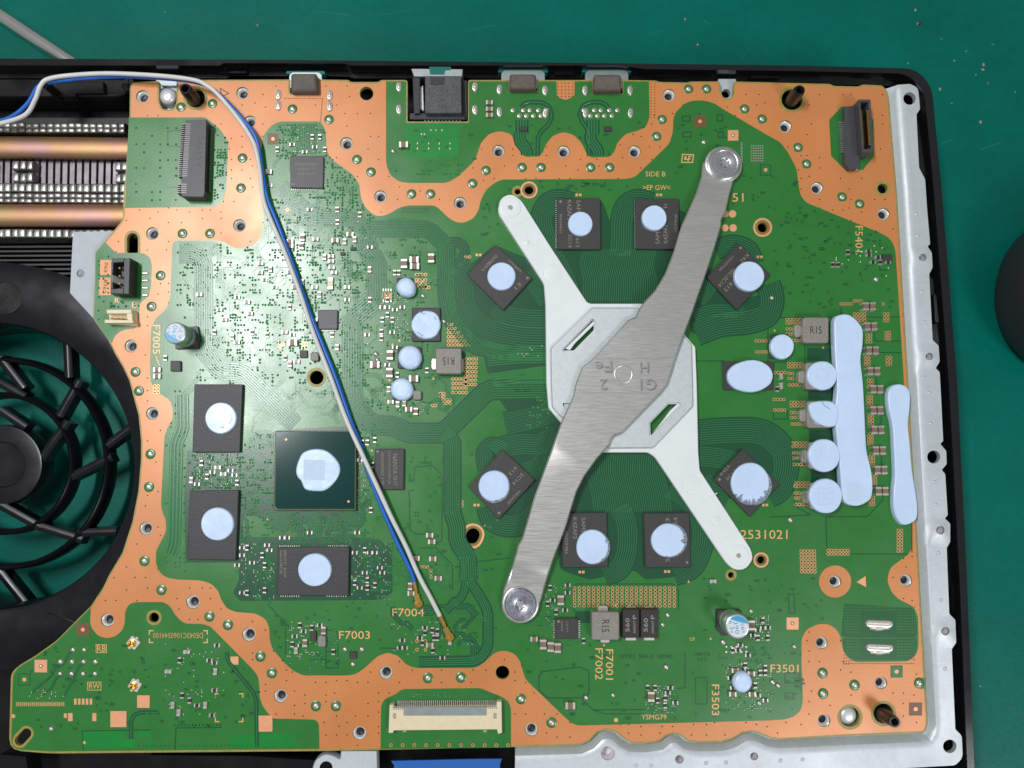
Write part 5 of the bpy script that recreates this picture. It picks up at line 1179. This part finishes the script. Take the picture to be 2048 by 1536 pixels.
vc.build("pinholes", 'via', pcb, kind="stuff")

# ---- lettering of bare copper on the board, one part for each legend
ZL = ZT+.03*MM
def legend(txt, x, y, w, h, a=0, mat='silk', z=ZL, flip=False):
    mb = MB(); lettering(mb, txt, x, y, w, h, a, z, flip=flip); mb.build("legend", mat, pcb)
legend("SIDE B", 1311, 348, 40, 10); legend(">EP GW<", 1313, 375, 55, 10); legend("F5401", 1718, 478, 52, 15, 90); legend("F7005", 313, 679, 58, 15, 90); legend("F7004", 816, 1225, 64, 16); legend("F7003", 709, 1270, 62, 16)
legend("F7001", 1219, 1329, 61, 15, 90); legend("F7002", 1198, 1328, 63, 15, 90); legend("F3501", 1569, 1337, 56, 16); legend("F3503", 1431, 1400, 62, 15, 90); legend("2531021", 1528, 1069, 94, 18); legend("51", 1476, 395, 22, 17)
legend("YSMG79", 1308, 1434, 50, 10); legend("NYKS  94V-0  NM40", 1293, 1313, 104, 9, 0, 'silkdark'); legend("26072", 1405, 1308, 30, 7, 0, 'silkdark'); legend("05C", 1405, 1319, 20, 7, 0, 'silkdark'); legend("DE043C1060544100", 356, 1271, 100, 11, 180, 'padtan')
legend("RB", 203, 1297, 17, 12); legend("RW", 189, 1372, 22, 11); legend("R", 234, 601, 9, 10); legend("B", 269, 610, 9, 11)
for (x, y, w, h) in ((203, 1297, 22, 17), (189, 1372, 28, 17)): pad(rrect(x, y, w, h), 'silk', "legend_frame", ZL, [rrect(x, y, w-2.4, h-2.4)])
for (x, y, w, h, t, tw) in ((212, 535, 23, 30, "065", 20), (210, 573, 23, 35, "B362", 27)):
    pad(rrect(x, y, w, h), 'copper', "copper_label"); legend(t, x, y, tw, 7, 97, 'indtext', Z1+.05*MM); occ(x, y, w/2, h/2)
def corner_marks(x0, y0, x1, y1, L):
    for (x, y, sx, sy) in ((x0, y0, 1, 1), (x1, y0, -1, 1), (x1, y1, -1, -1), (x0, y1, 1, -1)):
        pad([(x, y), (x+sx*L, y), (x+sx*L, y+sy*2.2), (x+sx*2.2, y+sy*2.2), (x+sx*2.2, y+sy*L), (x, y+sy*L)], 'silk', "corner_mark", ZL)
corner_marks(298, 1260, 416, 1286, 9); corner_marks(430, 1386, 487, 1444, 9)
pad([(1364, 308), (1388, 309), (1386, 326), (1362, 326)], 'silk', "emblem", ZL, [[(1366, 310), (1386, 311), (1384, 324), (1364, 324)]])
pad([(1369, 313), (1373, 313), (1372, 318), (1376, 318), (1377, 312), (1383, 312), (1383, 314), (1379, 314), (1378, 317), (1381, 317), (1381, 319), (1378, 319), (1377, 323), (1375, 323), (1375, 320), (1368, 320)], 'silk', "emblem", ZL)
legend("RU", 1384, 1278, 9, 7, 0, 'silk', ZL, True)
for (x, y, s) in ((1549, 660+1, 3), (1646, 695, 3), (785, 689, 3), (867, 757, 3), (779, 760, 3), (799, 681, 3), (744, 901, 3), (970, 1051, 3), (1231, 1254-44, 3), (1259, 1210, 3), (1300, 1210, 3), (1208, 1290, 3), (535, 1038, 3), (1421, 1277, 3), (1483, 1327, 3), (1377, 1163, 3), (450, 190, 0)):
    if s: pad([(x, y-s), (x+s*.8, y+s*.7), (x-s*.8, y+s*.7)], 'silk', "arrow_mark", ZL)
pad([(439, 175), (459, 187), (444, 194)], 'indtext', "arrow_outline", BZ+.04*MM, [[(441, 178), (456, 187), (445, 192)]])
mb = MB(); mb.flatribbon([(312, 712), (319, 731)], 1.6, ZL); mb.build("legend_line", 'silk', pcb)
for (x, y) in ((1157, 390), (1318, 390), (1163, 1144), (1334, 1143), (1519, 514), (957, 510), (953, 1010), (1530, 1010)):
    for s in (-3.5, 3.5): pad(rrect(x+s, y+s*.0, 5, 5), 'pad', "test_pad", ZL)
pad(rrect(774, 591, 20, 14), 'copper', "thermal_pad_land", ZL); put('dot', None, 773, 591, 60, scale=.7, z=ZL)
mb = MB()
for i in range(4):
    for s in (580, 602): mb.solid([rrect(767+i*5, s, 2.2, 5)], ZT, ZT+.1*MM, BZ)
for i in range(14): mb.solid([rrect(1483, 286+i*3.0, 3.4, 1.6)], ZT, ZT+.12*MM, BZ)
for i in range(7):
    for j in range(6): mb.solid([rrect(1503+j*4.4, 292+i*5, 3.2, 2, 0, -30)], ZT, ZT+.12*MM, BZ)
for i in range(5):
    for j in range(2): mb.profile(rrect(1452+i*10, 1293+j*10, 6, 6, 2.5), [(0, ZT), (1.2, ZT+.3*MM)], BZ)
mb.build("solder_lands", 'tin', pcb, kind="stuff")
mb = MB(); r = random.Random(77)
def lands(x0, y0, x1, y1, n):
    for _ in range(n*5):
        if n <= 0: break
        x, y = round(r.uniform(x0, x1)/4)*4, round(r.uniform(y0, y1)/4)*4
        if free(x, y, 1): 
            a = r.choice(((2.6, 3.4), (3.4, 2.6))); mb.profile(rrect(x, y, a[0], a[1], 1), [(0, ZT), (.4, ZT+.2*MM), (.9, ZT+.24*MM)], BZ); n -= 1
lands(540, 400, 740, 720, 30); lands(390, 560, 520, 720, 10); lands(770, 590, 830, 680, 40); lands(760, 690, 800, 800, 20); lands(390, 905, 480, 975, 50); lands(480, 1085, 550, 1195, 40); lands(705, 1085, 775, 1190, 40); lands(575, 1245, 640, 1315, 34); lands(780, 1240, 950, 1310, 36); lands(1450, 1325, 1545, 1420, 60); lands(1290, 1370, 1350, 1425, 40); lands(1500, 1230, 1540, 1280, 30); lands(330, 1285, 450, 1435, 34); lands(1085, 1160, 1130, 1250, 24); lands(1660, 490, 1790, 560, 14); lands(60, 1380, 130, 1396, 16); lands(560, 255, 650, 308, 24); lands(800, 785, 850, 830, 16); lands(1025, 690, 1100, 720, 10); lands(715, 870, 748, 990, 24)
mb.build("small_lands", 'tin', pcb, kind="stuff")

# ================================================================== THERMAL PUTTY PADS (each its own thing)
def putty(label, pts, zb, h, dome=0, group="pale blue thermal putty pads"):
    mb = MB(); zt = zb+h
    if dome: pr = [(-.5, zb-.15*MM), (0, zb+h*.35), (1.2, zb+h*.62), (3.2, zb+h*.84), (6, zb+h*.95), (9, zt)]
    else: pr = [(-.6, zb-.1*MM), (0, zb+h*.3), (.2, zt-.28*MM), (1.0, zt-.08*MM), (2.4, zt)]
    mb.profile(pts, pr, zt); o = mb.build("thermal_pad", 'putty', None, smooth=50)
    return tag(o, label, "thermal pad", group)
def rag(cx, cy, rx, ry=None, amp=.02, seed=0, n=48, dents=()):
    r = random.Random(seed); ry = ry or rx; ph = [r.uniform(0, 6.28) for _ in range(6)]; out = []
    for i in range(n):
        t = 2*math.pi*i/n; k = 1 + amp*sum(math.sin((j+2)*t+ph[j])/(j+1.5) for j in range(6)) + r.uniform(-amp, amp)*.25
        for (a, wd, dp) in dents:
            d = abs((math.degrees(t)-a+180) % 360-180)
            if d < wd: k -= dp*(1-d/wd)
        out.append((cx + rx*k*math.cos(t), cy + ry*k*math.sin(t)))
    return out
ZG = BZ+G
putty("round pale blue thermal pad on the chip below the round white arm end", rag(1161, 447, 24.5, None, .01, 1), ZG, .7*MM)
putty("round pale blue pad on the chip partly under the steel strap's upper half", rag(1309, 435, 25, None, .012, 2), ZG, 1.2*MM)
putty("round pale blue pad on the tilted chip left of the white arm's upper half", rag(1003, 552, 28, None, .01, 3), ZG, .7*MM)
putty("smooth round pale blue pad on the tilted chip right of the steel strap's upper half", rag(1499, 552, 30, None, .012, 4), ZG, 1.3*MM)
putty("pale blue pad with a nicked lower edge on the tilted chip near the oval hole", rag(988, 972, 31, None, .014, 5, dents=((80, 9, .1), (60, 8, .06))), ZG, .6*MM)
putty("torn pale blue pad with a ragged lower edge on a tilted chip", rag(1501, 966, 39, 40, .02, 6, 90, ((125, 7, .42), (103, 6, .2), (78, 6, .34), (52, 6, .16), (62, 5, .2), (30, 7, .22), (140, 5, .14), (92, 4, .2))), ZG, .5*MM)
putty("pale blue pad with one side nick on the chip touching the steel strap", rag(1185, 1094, 32, 35, .014, 7, 60, ((-20, 8, .16), (48, 7, .07))), ZG, .6*MM)
putty("pale blue pad with a scooped side on the chip above the via grid", rag(1337, 1081, 34, None, .016, 8, 60, ((2, 9, .34), (-14, 6, .1), (95, 6, .06))), ZG, .6*MM)
putty("scratched pale blue pad on the upper of two black chips near the fan", rag(441, 836, 31.5, None, .01, 9), BZ+1.3*MM, .9*MM)
putty("clean pale blue pad on the lower of two black chips near the fan", rag(434, 1048, 33, None, .008, 10), BZ+1.3*MM, .9*MM)
putty("pale blue pad on the wide black chip below the green square package", rag(629, 1140, 33.5, 33, .008, 11), BZ+1.3*MM, .9*MM)
putty("uneven pale blue putty patch on the large dark green square package", catmull([(592, 938), (598, 918), (608, 904), (632, 898), (656, 904), (676, 925), (679, 945), (668, 965), (650, 980), (630, 982), (610, 978), (602, 962), (594, 952)], 5), BZ+1.4*MM, .35*MM)
putty("glossy pale blue putty dome above the rough cracked pad near the cables", catmull([(791, 574), (796, 560), (809, 553), (822, 557), (830, 570), (827, 586), (815, 592), (800, 588)], 5), BZ+.9*MM, 2.0*MM, 1)
putty("rough cracked pale blue pad on the black driver chip above the R15 coil", rag(852, 649, 28.5, 29, .035, 13, 72, ((110, 5, .08), (250, 6, .06), (150, 4, .05))), BZ+.9*MM, .6*MM)
putty("round pale blue putty dome directly left of the R15 coil beside the cables", rag(819, 714, 23.5, 24, .012, 14), BZ+.9*MM, 1.5*MM, 1)
putty("dented glossy pale blue putty dome below and left of the R15 coil near the cables", rag(803, 778, 23, 22.5, .016, 15), BZ+.9*MM, 1.5*MM, 1)
putty("small creased pale blue pad beside the R15 coil near the long putty strip", rag(1565, 693, 23.5, 25, .012, 16), BZ+.9*MM, 1.1*MM)
putty("wide oval pale blue pad on the black driver chip at the row's inner side", rag(1501, 752, 46, 32, .02, 17), BZ+.9*MM, 1.1*MM)
putty("first of four round pale blue coil pads counted from the R15 coil down", rag(1645, 751, 30, 29, .02, 18), BZ+3.0*MM, .5*MM)
putty("cracked second of four round pale blue coil pads counted from the R15 coil", catmull([(1619, 820), (1622, 806), (1650, 802), (1668, 806), (1677, 822), (1674, 846), (1664, 853), (1640, 850), (1628, 842)], 5), BZ+3.0*MM, .4*MM)
putty("third of four round pale blue coil pads counted from the R15 coil down", rag(1649, 911, 32, 33, .012, 20), BZ+3.0*MM, .7*MM)
putty("lowest of four round pale blue coil pads, with a square imprint", rag(1652, 992, 33, 35, .014, 21), BZ+3.0*MM, .7*MM)
strip = catmull([(1669, 640), (1682, 629), (1700, 630), (1716, 643), (1726, 660), (1726, 690), (1722, 720), (1727, 770), (1731, 850), (1734, 900), (1743, 940), (1746, 970), (1743, 995), (1728, 1008), (1710, 1012), (1692, 1006), (1684, 990), (1680, 940), (1676, 900), (1672, 860), (1668, 830), (1672, 800), (1674, 770), (1671, 730), (1669, 690)], 5)
putty("long pale blue putty strip running beside the four round coil pads", strip, BZ+.9*MM, 2.0*MM)
putty("narrow waisted pale blue putty strip along the metal frame edge", catmull([(1776, 790), (1782, 774), (1798, 768), (1814, 774), (1821, 790), (1820, 820), (1817, 850), (1821, 890), (1825, 940), (1833, 990), (1836, 1020), (1832, 1040), (1812, 1050), (1798, 1043), (1788, 1020), (1787, 985), (1790, 950), (1788, 900), (1785, 850), (1778, 820)], 5), Z1, 1.7*MM)
putty("small glossy pale blue putty dome beside the F3503 lettering", rag(1487, 1366, 19.5, 21, .015, 24), BZ+.9*MM, 1.5*MM, 1)
# marks on the putty: residue left on the chips, cracks, creases, square imprints
PADS = [o for o in COL.objects if o.name.startswith("thermal_pad") and "category" in o]
def on_pad(i, name, mat, pts, z, w=None):
    mb = MB()
    if w: mb.ridge([tuple(p) for p in pts], w, z, .05*MM)
    else: mb.sheet([pts], z)
    mb.build(name, mat, PADS[i])
on_pad(5, "residue", 'residue', rag(1503, 970, 40, 41, .03, 31, 60), ZG+.03*MM)
on_pad(6, "residue", 'residue', rag(1187, 1094, 33, 35, .02, 32, 60), ZG+.03*MM)
on_pad(7, "residue", 'residue', rag(1340, 1081, 35, 34, .02, 33, 60), ZG+.03*MM)
on_pad(4, "residue", 'residue', rag(989, 974, 31, 31.5, .02, 34, 60), ZG+.03*MM)
on_pad(13, "residue", 'residue', rag(852, 650, 28, 29, .03, 35, 60), BZ+.93*MM)
zc = BZ+3.4*MM
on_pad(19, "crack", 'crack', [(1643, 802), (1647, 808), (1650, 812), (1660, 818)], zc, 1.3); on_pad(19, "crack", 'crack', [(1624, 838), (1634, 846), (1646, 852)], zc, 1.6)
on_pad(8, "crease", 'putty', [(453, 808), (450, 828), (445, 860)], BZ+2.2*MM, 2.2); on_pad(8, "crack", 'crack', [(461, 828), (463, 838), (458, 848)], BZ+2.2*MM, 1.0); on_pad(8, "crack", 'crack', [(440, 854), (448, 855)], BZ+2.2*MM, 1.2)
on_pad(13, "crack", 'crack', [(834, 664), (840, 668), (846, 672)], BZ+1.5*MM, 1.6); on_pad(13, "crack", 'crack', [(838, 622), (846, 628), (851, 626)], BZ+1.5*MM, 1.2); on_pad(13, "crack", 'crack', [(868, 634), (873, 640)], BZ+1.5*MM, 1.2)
on_pad(16, "crease", 'putty', [(1569, 670), (1570, 716)], BZ+2.0*MM, 2.4)
on_pad(11, "imprint", 'stamp', rrect(628, 940, 42, 40, 1, 1), BZ+1.77*MM)
on_pad(22, "imprint", 'stamp', rrect(1708, 983, 26, 36, 1, 2), BZ+2.91*MM)
for (x0, y0, x1, y1) in ((1636, 977, 1664, 976), (1664, 976, 1666, 1008), (1636, 977, 1638, 1009), (1638, 1009, 1666, 1008)): on_pad(21, "crease", 'putty', [(x0, y0), (x1, y1)], BZ+3.7*MM, 1.6)
for (x0, y0, x1, y1) in ((1642, 985, 1658, 998), (1644, 1002, 1660, 984)): on_pad(21, "crease", 'putty', [(x0, y0), (x1, y1)], BZ+3.7*MM, 1.4)
on_pad(20, "crease", 'putty', catmull([(1632, 902), (1638, 896), (1642, 908), (1636, 922), (1632, 914)], 4), BZ+3.7*MM, 1.6)
on_pad(18, "crease", 'putty', catmull([(1634, 740), (1650, 738), (1656, 752), (1648, 764), (1636, 756)], 4), BZ+3.5*MM, 1.4)
on_pad(22, "crease", 'putty', [(1715, 648), (1716, 720), (1722, 800), (1727, 880), (1734, 950)], BZ+2.9*MM, 2.6)

# ================================================================== WHITE ARM WITH ZINC PLATE
arm = thing("backing_bracket", "white plastic diagonal arm with a zinc octagon plate over the processor", "bracket", W(1245, 755, BZ))
A0, A1 = BZ+.2*MM, BZ+1.9*MM
armp = fillet([(1000, 397, 14), (1021, 386, 18), (1042, 399, 14), (1098, 488), (1174, 604, 4), (1182, 607, 3), (1300, 607), (1320, 612), (1372, 672), (1391, 694, 4), (1394, 768), (1397, 905, 3), (1400, 941, 4), (1502, 1098, 8), (1507, 1118, 16), (1492, 1139, 16), (1470, 1141, 14), (1453, 1127, 10), (1310, 914, 6), (1296, 905, 5), (1187, 905), (1123, 847), (1097, 816, 5), (1093, 768), (1091, 609, 4), (1088, 568, 5), (995, 424, 10)], 4, 6)
slot1 = fillet([(1124, 699), (1184, 637), (1190, 640), (1191, 661), (1149, 704), (1127, 704)], 2.5, 3)
slot2 = fillet([(1336, 805), (1361, 805), (1363, 812), (1304, 874), (1298, 870), (1297, 845)], 2.5, 3)
slot3 = fillet([(1125, 806), (1140, 806), (1172, 838), (1160, 846), (1126, 812)], 2.5, 3)
s1p, s2p = offset(slot1, 3), offset(slot2, 3)
mb = MB()
mb.solid([offset(armp, 1.4), s1p, s2p], A0, A1)
pa = armp; pb = offset(armp, 1.4); a = []
for p in pa: w = W(p[0], p[1], A1); a.append(Vector((w.x, w.y, A0)))
for p in pa: w = W(p[0], p[1], A1); a.append(Vector((w.x, w.y, A1-.25*MM)))
for p in pb: w = W(p[0], p[1], A1); a.append(Vector((w.x, w.y, A1)))
n = len(pa); mb.add(a, [(k*n+i, k*n+(i+1) % n, (k+1)*n+(i+1) % n, (k+1)*n+i) for k in range(2) for i in range(n)])
mb.build("plastic_arm", 'whiteplastic', arm, smooth=30)
for (x, y, r) in ((1106, 547, 20), (1384, 970, 20), (1432, 1042, 10), (1053, 485, 7), (1077, 488, 5)):
    mb = MB(); p = W(x, y, A1); k = mpp(x, y, A1); mb.lathe(p, [(r*k, -.02*MM), (r*.95*k, .07*MM), (r*.9*k, -.0*MM), (r*.86*k, .03*MM), (1e-7, .03*MM)], 36); mb.build("moulding_mark", 'whiteplastic', arm, smooth=40)
for (x, y) in ((1021, 415), (1477, 1111)):
    mb = MB(); p = W(x, y, A1); k = mpp(x, y, A1)
    mb.lathe(p, [(22*k, -.02*MM), (21*k, .12*MM), (19*k, .16*MM), (8*k, .16*MM), (5*k, .1*MM), (4.4*k, -.9*MM), (1e-7, -.9*MM)], 32); mb.build("pivot_boss", 'whiteplastic', arm, smooth=40)
for ln in (((1025, 455), (1060, 435)), ((1400, 1008), (1434, 986)), ((1440, 1084), (1472, 1064))):
    mb = MB(); mb.ridge([tuple(q) for q in ln], 2, A1+.01*MM, .04*MM); mb.build("moulding_line", 'whiteplastic', arm)
for (x, y, w) in ((1138, 610, 16), (1344, 909, 18)):
    pz = MB(); pz.sheet([rrect(x, y, w, w)], A1+.015*MM); pz.build("stamp", 'plate', arm) if False else None
for (x, y) in ((1021, 415), (1477, 1111)):
    mb = MB(); p = W(x, y, A1); mb.lathe(p, [(4.5*mpp(x, y, A1), .17*MM), (1e-7, .17*MM)], 16); mb.build("pivot_hole_shade", 'capgrey', arm)  # flat grey disc that paints the shade of the open hole
lt = MB(); lettering(lt, ">POM<", 1063, 486, 44, 10, 57, A1+.03*MM); lt.build("moulded_letters", 'whiteplastic', arm)
P0, P1 = A1, A1+.9*MM
plate = fillet([(1101, 696), (1184, 615), (1300, 615), (1318, 620), (1384, 688), (1387, 812), (1306, 896), (1206, 897), (1124, 836), (1104, 815), (1102, 768)], 5, 5)
mb = MB(); ip = offset(plate, 2); mb.solid([ip, slot1, slot2, slot3], P0-1.0*MM, P1); n = len(plate); a = []
for lp, z in ((plate, P0), (plate, P1-.3*MM), (ip, P1)):
    for p in lp: w = W(p[0], p[1], P1); a.append(Vector((w.x, w.y, z)))
mb.add(a, [(k*n+i, k*n+(i+1) % n, (k+1)*n+(i+1) % n, (k+1)*n+i) for k in range(2) for i in range(n)])
mb.build("octagon_plate", 'plate', arm, smooth=30)
for s in (((1131, 697), (1186, 643), (1189, 648), (1150, 686), (1140, 700)), ((1306, 866), (1360, 811), (1357, 806), (1340, 822), (1330, 836))):
    mb = MB(); mb.solid([list(s)], A0+.4*MM, A1+.2*MM); mb.build("slot_rib", 'whiteplastic', arm)

# ================================================================== STEEL SPRING STRAP
sp = thing("spring_strap", "brushed steel spring strap screwed across the white arm", "strap", W(1245, 755, BZ))
SZ = BZ+4.6*MM
left = [(1445, 297), (1424, 303), (1411, 318), (1408, 345), (1396, 380), (1389, 396), (1366, 446), (1349, 501), (1331, 546), (1311, 579), (1286, 606), (1276, 622), (1272, 633), (1257, 639), (1184, 719), (1164, 734), (1151, 768), (1146, 793), (1124, 840), (1069, 993), (1044, 1078), (1035, 1093), (1034, 1100), (1024, 1135), (1006, 1185), (1004, 1205), (1012, 1228), (1028, 1242), (1044, 1245)]
right = [(1061, 1238), (1077, 1218), (1084, 1202), (1092, 1170), (1106, 1125), (1134, 1048), (1154, 983), (1169, 953), (1194, 918), (1218, 891), (1222, 878), (1228, 871), (1242, 866), (1321, 785), (1335, 767), (1346, 734), (1349, 722), (1352, 714), (1386, 624), (1409, 559), (1431, 496), (1446, 446), (1446, 436), (1450, 428), (1456, 416), (1464, 384), (1476, 345), (1480, 325), (1472, 308), (1460, 299)]
so = fillet([(x, y, 3) for x, y in left+right], 3, 3)
def tpar(x, y): # along the strap, -1 (top end) .. 1 (bottom end)
    ax, ay, bx, by = 1445, 335, 1040, 1205
    return 2*((x-ax)*(bx-ax)+(y-ay)*(by-ay))/((bx-ax)**2+(by-ay)**2)-1
def stz(x, y):
    t = abs(tpar(x, y)); z = -2.3*MM*max(0, (t-.12)/.88)**1.7
    if t > .86: z -= .45*MM*min(1, (t-.86)/.05)
    return z
cuts = []
for i in range(-27, 28):
    t = i/27*.985; cx = 1445+(1040-1445)*(t+1)/2; cy = 335+(1205-335)*(t+1)/2
    dx, dy = 870/960, 405/960
    pts = [(cx+dx*s, cy+dy*s) for s in range(-150, 151, 2)]
    seg = [q for q in pts if inside(q[0], q[1], so)]
    if len(seg) > 4: cuts.append([seg[1], seg[-2]])
mb = MB(); inn = offset(so, 2.6)
mb.sheet([inn], SZ, SZ, 0, [[(c[0][0]*.97+c[1][0]*.03, c[0][1]*.97+c[1][1]*.03), (c[1][0]*.97+c[0][0]*.03, c[1][1]*.97+c[0][1]*.03)] for c in cuts], stz)
n = len(so); a = []
for lp, dz in ((so, -.95*MM), (so, -.42*MM), (inn, 0)):
    for p in lp: w = W(p[0], p[1], SZ); a.append(Vector((w.x, w.y, SZ+dz+stz(*p))))
mb.add(a, [(k*n+i, k*n+(i+1) % n, (k+1)*n+(i+1) % n, (k+1)*n+i) for k in range(2) for i in range(n)])
mb.build("strap_body", 'spring', sp, smooth=28)
ZS = SZ+.06*MM
lt = MB()
for (t, x, y, w, h) in (("Fe", 1207, 733, 34, 22), ("H", 1289, 735, 17, 21), ("2", 1207, 769, 15, 21), ("G1", 1297, 769, 32, 22)): lettering(lt, t, x, y, w, h, 180, ZS)
o = lt.build("stamped_letters_and_shade", 'screw', sp)
lt_shade = MB()
for (t, x, y, w, h) in (("Fe", 1208, 734.2, 34, 22), ("H", 1290, 736.2, 17, 21), ("2", 1208, 770.2, 15, 21), ("G1", 1298, 770.2, 32, 22)): lettering(lt_shade, t, x, y, w, h, 180, SZ+.03*MM)
lt_shade.build("stamped_letters_and_shade", 'pinmetal', sp)  # dark offset copy that paints a shadow beside the bright letters
mb = MB(); p = W(1247, 748, SZ); k = mpp(1247, 748, SZ); mb.lathe(p, [(19.5*k, -.02*MM), (18.5*k, .14*MM), (16.5*k, .14*MM), (15.5*k, -.02*MM)], 32); mb.build("stamped_ring", 'spring', sp, smooth=50)
for (y, x0, x1) in ((717, 1184, 1350), (786, 1152, 1316)):
    mb = MB(); mb.ridge([(x0, y), ((x0+x1)/2, y), (x1, y-1)], 3, SZ-.02*MM, .14*MM); mb.build("bend_line", 'spring', sp, smooth=50)
for (x, y, mat, r) in ((1447, 329, 'screw', 31), (1041, 1208, 'screwblue', 31)):
    zz = SZ+stz(x, y); p = W(x, y, zz); k = mpp(x, y, zz); mb = MB()
    mb.lathe(p, [(r*1.04*k, -.1*MM), (r*1.04*k, .25*MM), (r*k, .35*MM), (r*k, 1.25*MM), (r*.96*k, 1.5*MM), (r*.88*k, 1.55*MM), (r*.80*k, 1.5*MM), (r*.78*k, 1.42*MM), (r*.36*k, 1.45*MM), (r*.30*k, 1.3*MM)], 40)
    o = mb.build("screw", [mat], sp, smooth=35)
    mb = MB(); a = []; n = 24
    for z, s in ((1.44*MM, 1), (.6*MM, .9), (.5*MM, .1)):
        for i in range(n):
            t = 2*math.pi*i/n; q = (.30+.055*math.cos(6*t))*r*k*s; a.append(p + Vector((q*math.cos(t), q*math.sin(t), z)))
    mb.add(a, [(kk*n+i, kk*n+(i+1) % n, (kk+1)*n+(i+1) % n, (kk+1)*n+i) for kk in range(2) for i in range(n)] + [tuple(2*n+i for i in range(n))])
    mb.build("star_socket", 'screw', o, smooth=40)
    mb = MB(); mb.lathe(p, [(r*1.22*k, -.15*MM), (r*1.17*k, .12*MM), (r*1.08*k, .2*MM), (r*.9*k, .2*MM)], 36); mb.build("raised_seat", 'spring', sp, smooth=50)

# ================================================================== ANTENNA CABLES
def cable(name, label, pts, mat, conn, r):
    t = thing(name, label, "cable", W(pts[0][0], pts[0][1], BZ+pts[0][2]*MM)); raw = []
    q = catmull(pts, 7, closed=False); path = [W(x, y, BZ+z*MM) for x, y, z in q]
    mb = MB(); mb.tube(path, r*K, 12); mb.build("jacket", mat, t, smooth=60)
    (ax, ay, az), (bx, by, bz) = conn; a, b = W(ax, ay, BZ+az*MM), W(bx, by, BZ+bz*MM); d = (b-a).normalized(); L = (b-a).length
    mb = MB(); mb.tube([a-d*L*.1, a, a+d*L*.32], r*1.08*K, 10); mb.tube([a+d*L*.3, a+d*L*.34, a+d*L*.5], r*.8*K, 10); rz = math.atan2(d.y, d.x)
    mb.box(a+d*L*.6, L*.3, r*2.3*K, r*1.5*K, rz)
    mb.build("crimp", 'gold', t, smooth=40)
    mb = MB(); c = a+d*L*.88; mb.lathe(c - Vector((0, 0, .9*MM)), [(9*K, 0), (9*K, .9*MM), (7.6*K, 1.15*MM), (3*K, 1.2*MM), (2*K, .95*MM), (1e-7, .95*MM)], 20); mb.box(c-d*7*K, 8*K, 11*K, .7*MM, rz); mb.build("plug", 'gold', t, smooth=40)
cable("antenna_cable", "thin off-white antenna cable lying across the board beside the blue one",
      [(-180, 262, -2), (-60, 256, 0), (0, 247, .5), (50, 230, 1.5), (70, 200, 3), (82, 170, 4.2), (100, 157, 4.2), (150, 150, 4), (225, 147, 4), (325, 152, 4.5), (387, 160, 5), (412, 170, 5), (437, 190, 4.5), (475, 235, 3.6), (500, 272, 3), (512, 300, 2.8), (520, 345, 2.6), (526, 396, 2.6), (539, 434, 2.6), (569, 504, 2.6), (599, 584, 2.6), (624, 659, 2.6), (662, 757, 2.6), (692, 838, 2.6), (724, 908, 3.0), (752, 968, 2.8), (782, 1033, 2.4), (812, 1093, 2), (837, 1150, 1.7), (862, 1197, 1.4), (882, 1236, 1.1)],
      'cablewhite', ((882, 1236, 1.1), (902, 1279, .6)), 4.5)
cable("antenna_cable", "thin blue antenna cable lying across the board beside the white one",
      [(-180, 258, -2.4), (-60, 250, -.4), (0, 242, 0), (32, 228, .8), (57, 205, 1.8), (76, 174, 3), (96, 166, 3), (125, 161, 2.8), (175, 156, 2.8), (250, 153, 2.8), (330, 157, 3.2), (390, 164, 3.6), (425, 178, 3.4), (462, 212, 3), (500, 256, 2.6), (515, 285, 2.2), (523, 330, 1.8), (533, 391, 1.6), (548, 430, 1.6), (560, 460, 1.6), (589, 538, 1.6), (617, 619, 1.6), (647, 694, 1.6), (673, 760, 1.6), (702, 843, 1.5), (721, 890, 1.3), (735, 940, 1.2), (749, 978, 1.2), (767, 1023, 1.2), (792, 1080, 1.2), (822, 1143, 1.2), (829, 1168, 1.0)],
      'cableblue', ((829, 1168, 1.0), (838, 1212, .6)), 4.2)

# ================================================================== ROD AND MOUSE ON THE MAT
rod = thing("metal_rod", "bright round steel rod lying on the mat behind the case", "rod", W(60, 70, 0))
rr = 14.0*mpp(60, 70, 3*MM); pa, pb = W(-170, -82, rr), W(220, 177, rr)
mb = MB(); mb.tube([pa + (pb-pa)*t for t in (0, .25, .5, .75, .985, 1)], rr, 24, taper=lambda u: 1 if u < .9 else (1 if u < .99 else .8)); mb.build("shaft", 'rod', rod, smooth=50)
ms = thing("computer_mouse", "black computer mouse on the mat at the picture's edge", "mouse", W(2186, 580, 0))
def mousemesh(cx, cy, a, b, prof, zm):
    mb = MB(); n = 64; v = []
    for s, z in prof:
        for i in range(n):
            t = 2*math.pi*i/n; e = .97
            x = cx + a*s*math.copysign(abs(math.cos(t))**e, math.cos(t)); y = cy + b*s*math.copysign(abs(math.sin(t))**e, math.sin(t))
            w = W(x, y, zm); w.z = z; v.append(w)
    mb.add(v, [(k*n+i, k*n+(i+1) % n, (k+1)*n+(i+1) % n, (k+1)*n+i) for k in range(len(prof)-1) for i in range(n)]); return mb
mousemesh(2186, 580, 168, 172, [(.90, .5*MM), (.975, 4*MM), (1.0, 10*MM), (.985, 16*MM), (.93, 20*MM), (.87, 22*MM), (.84, 22.4*MM), (.83, 21.5*MM), (.82, 20*MM)], 12*MM).build("base", 'mouse', ms, smooth=50)
mousemesh(2186, 580, 168, 172, [(.815, 19*MM), (.81, 22.8*MM), (.795, 24.2*MM), (.74, 27.5*MM), (.62, 32*MM), (.4, 34.5*MM), (.15, 36*MM), (.01, 36.2*MM)], 12*MM).build("shell", 'mousetop', ms, smooth=50)
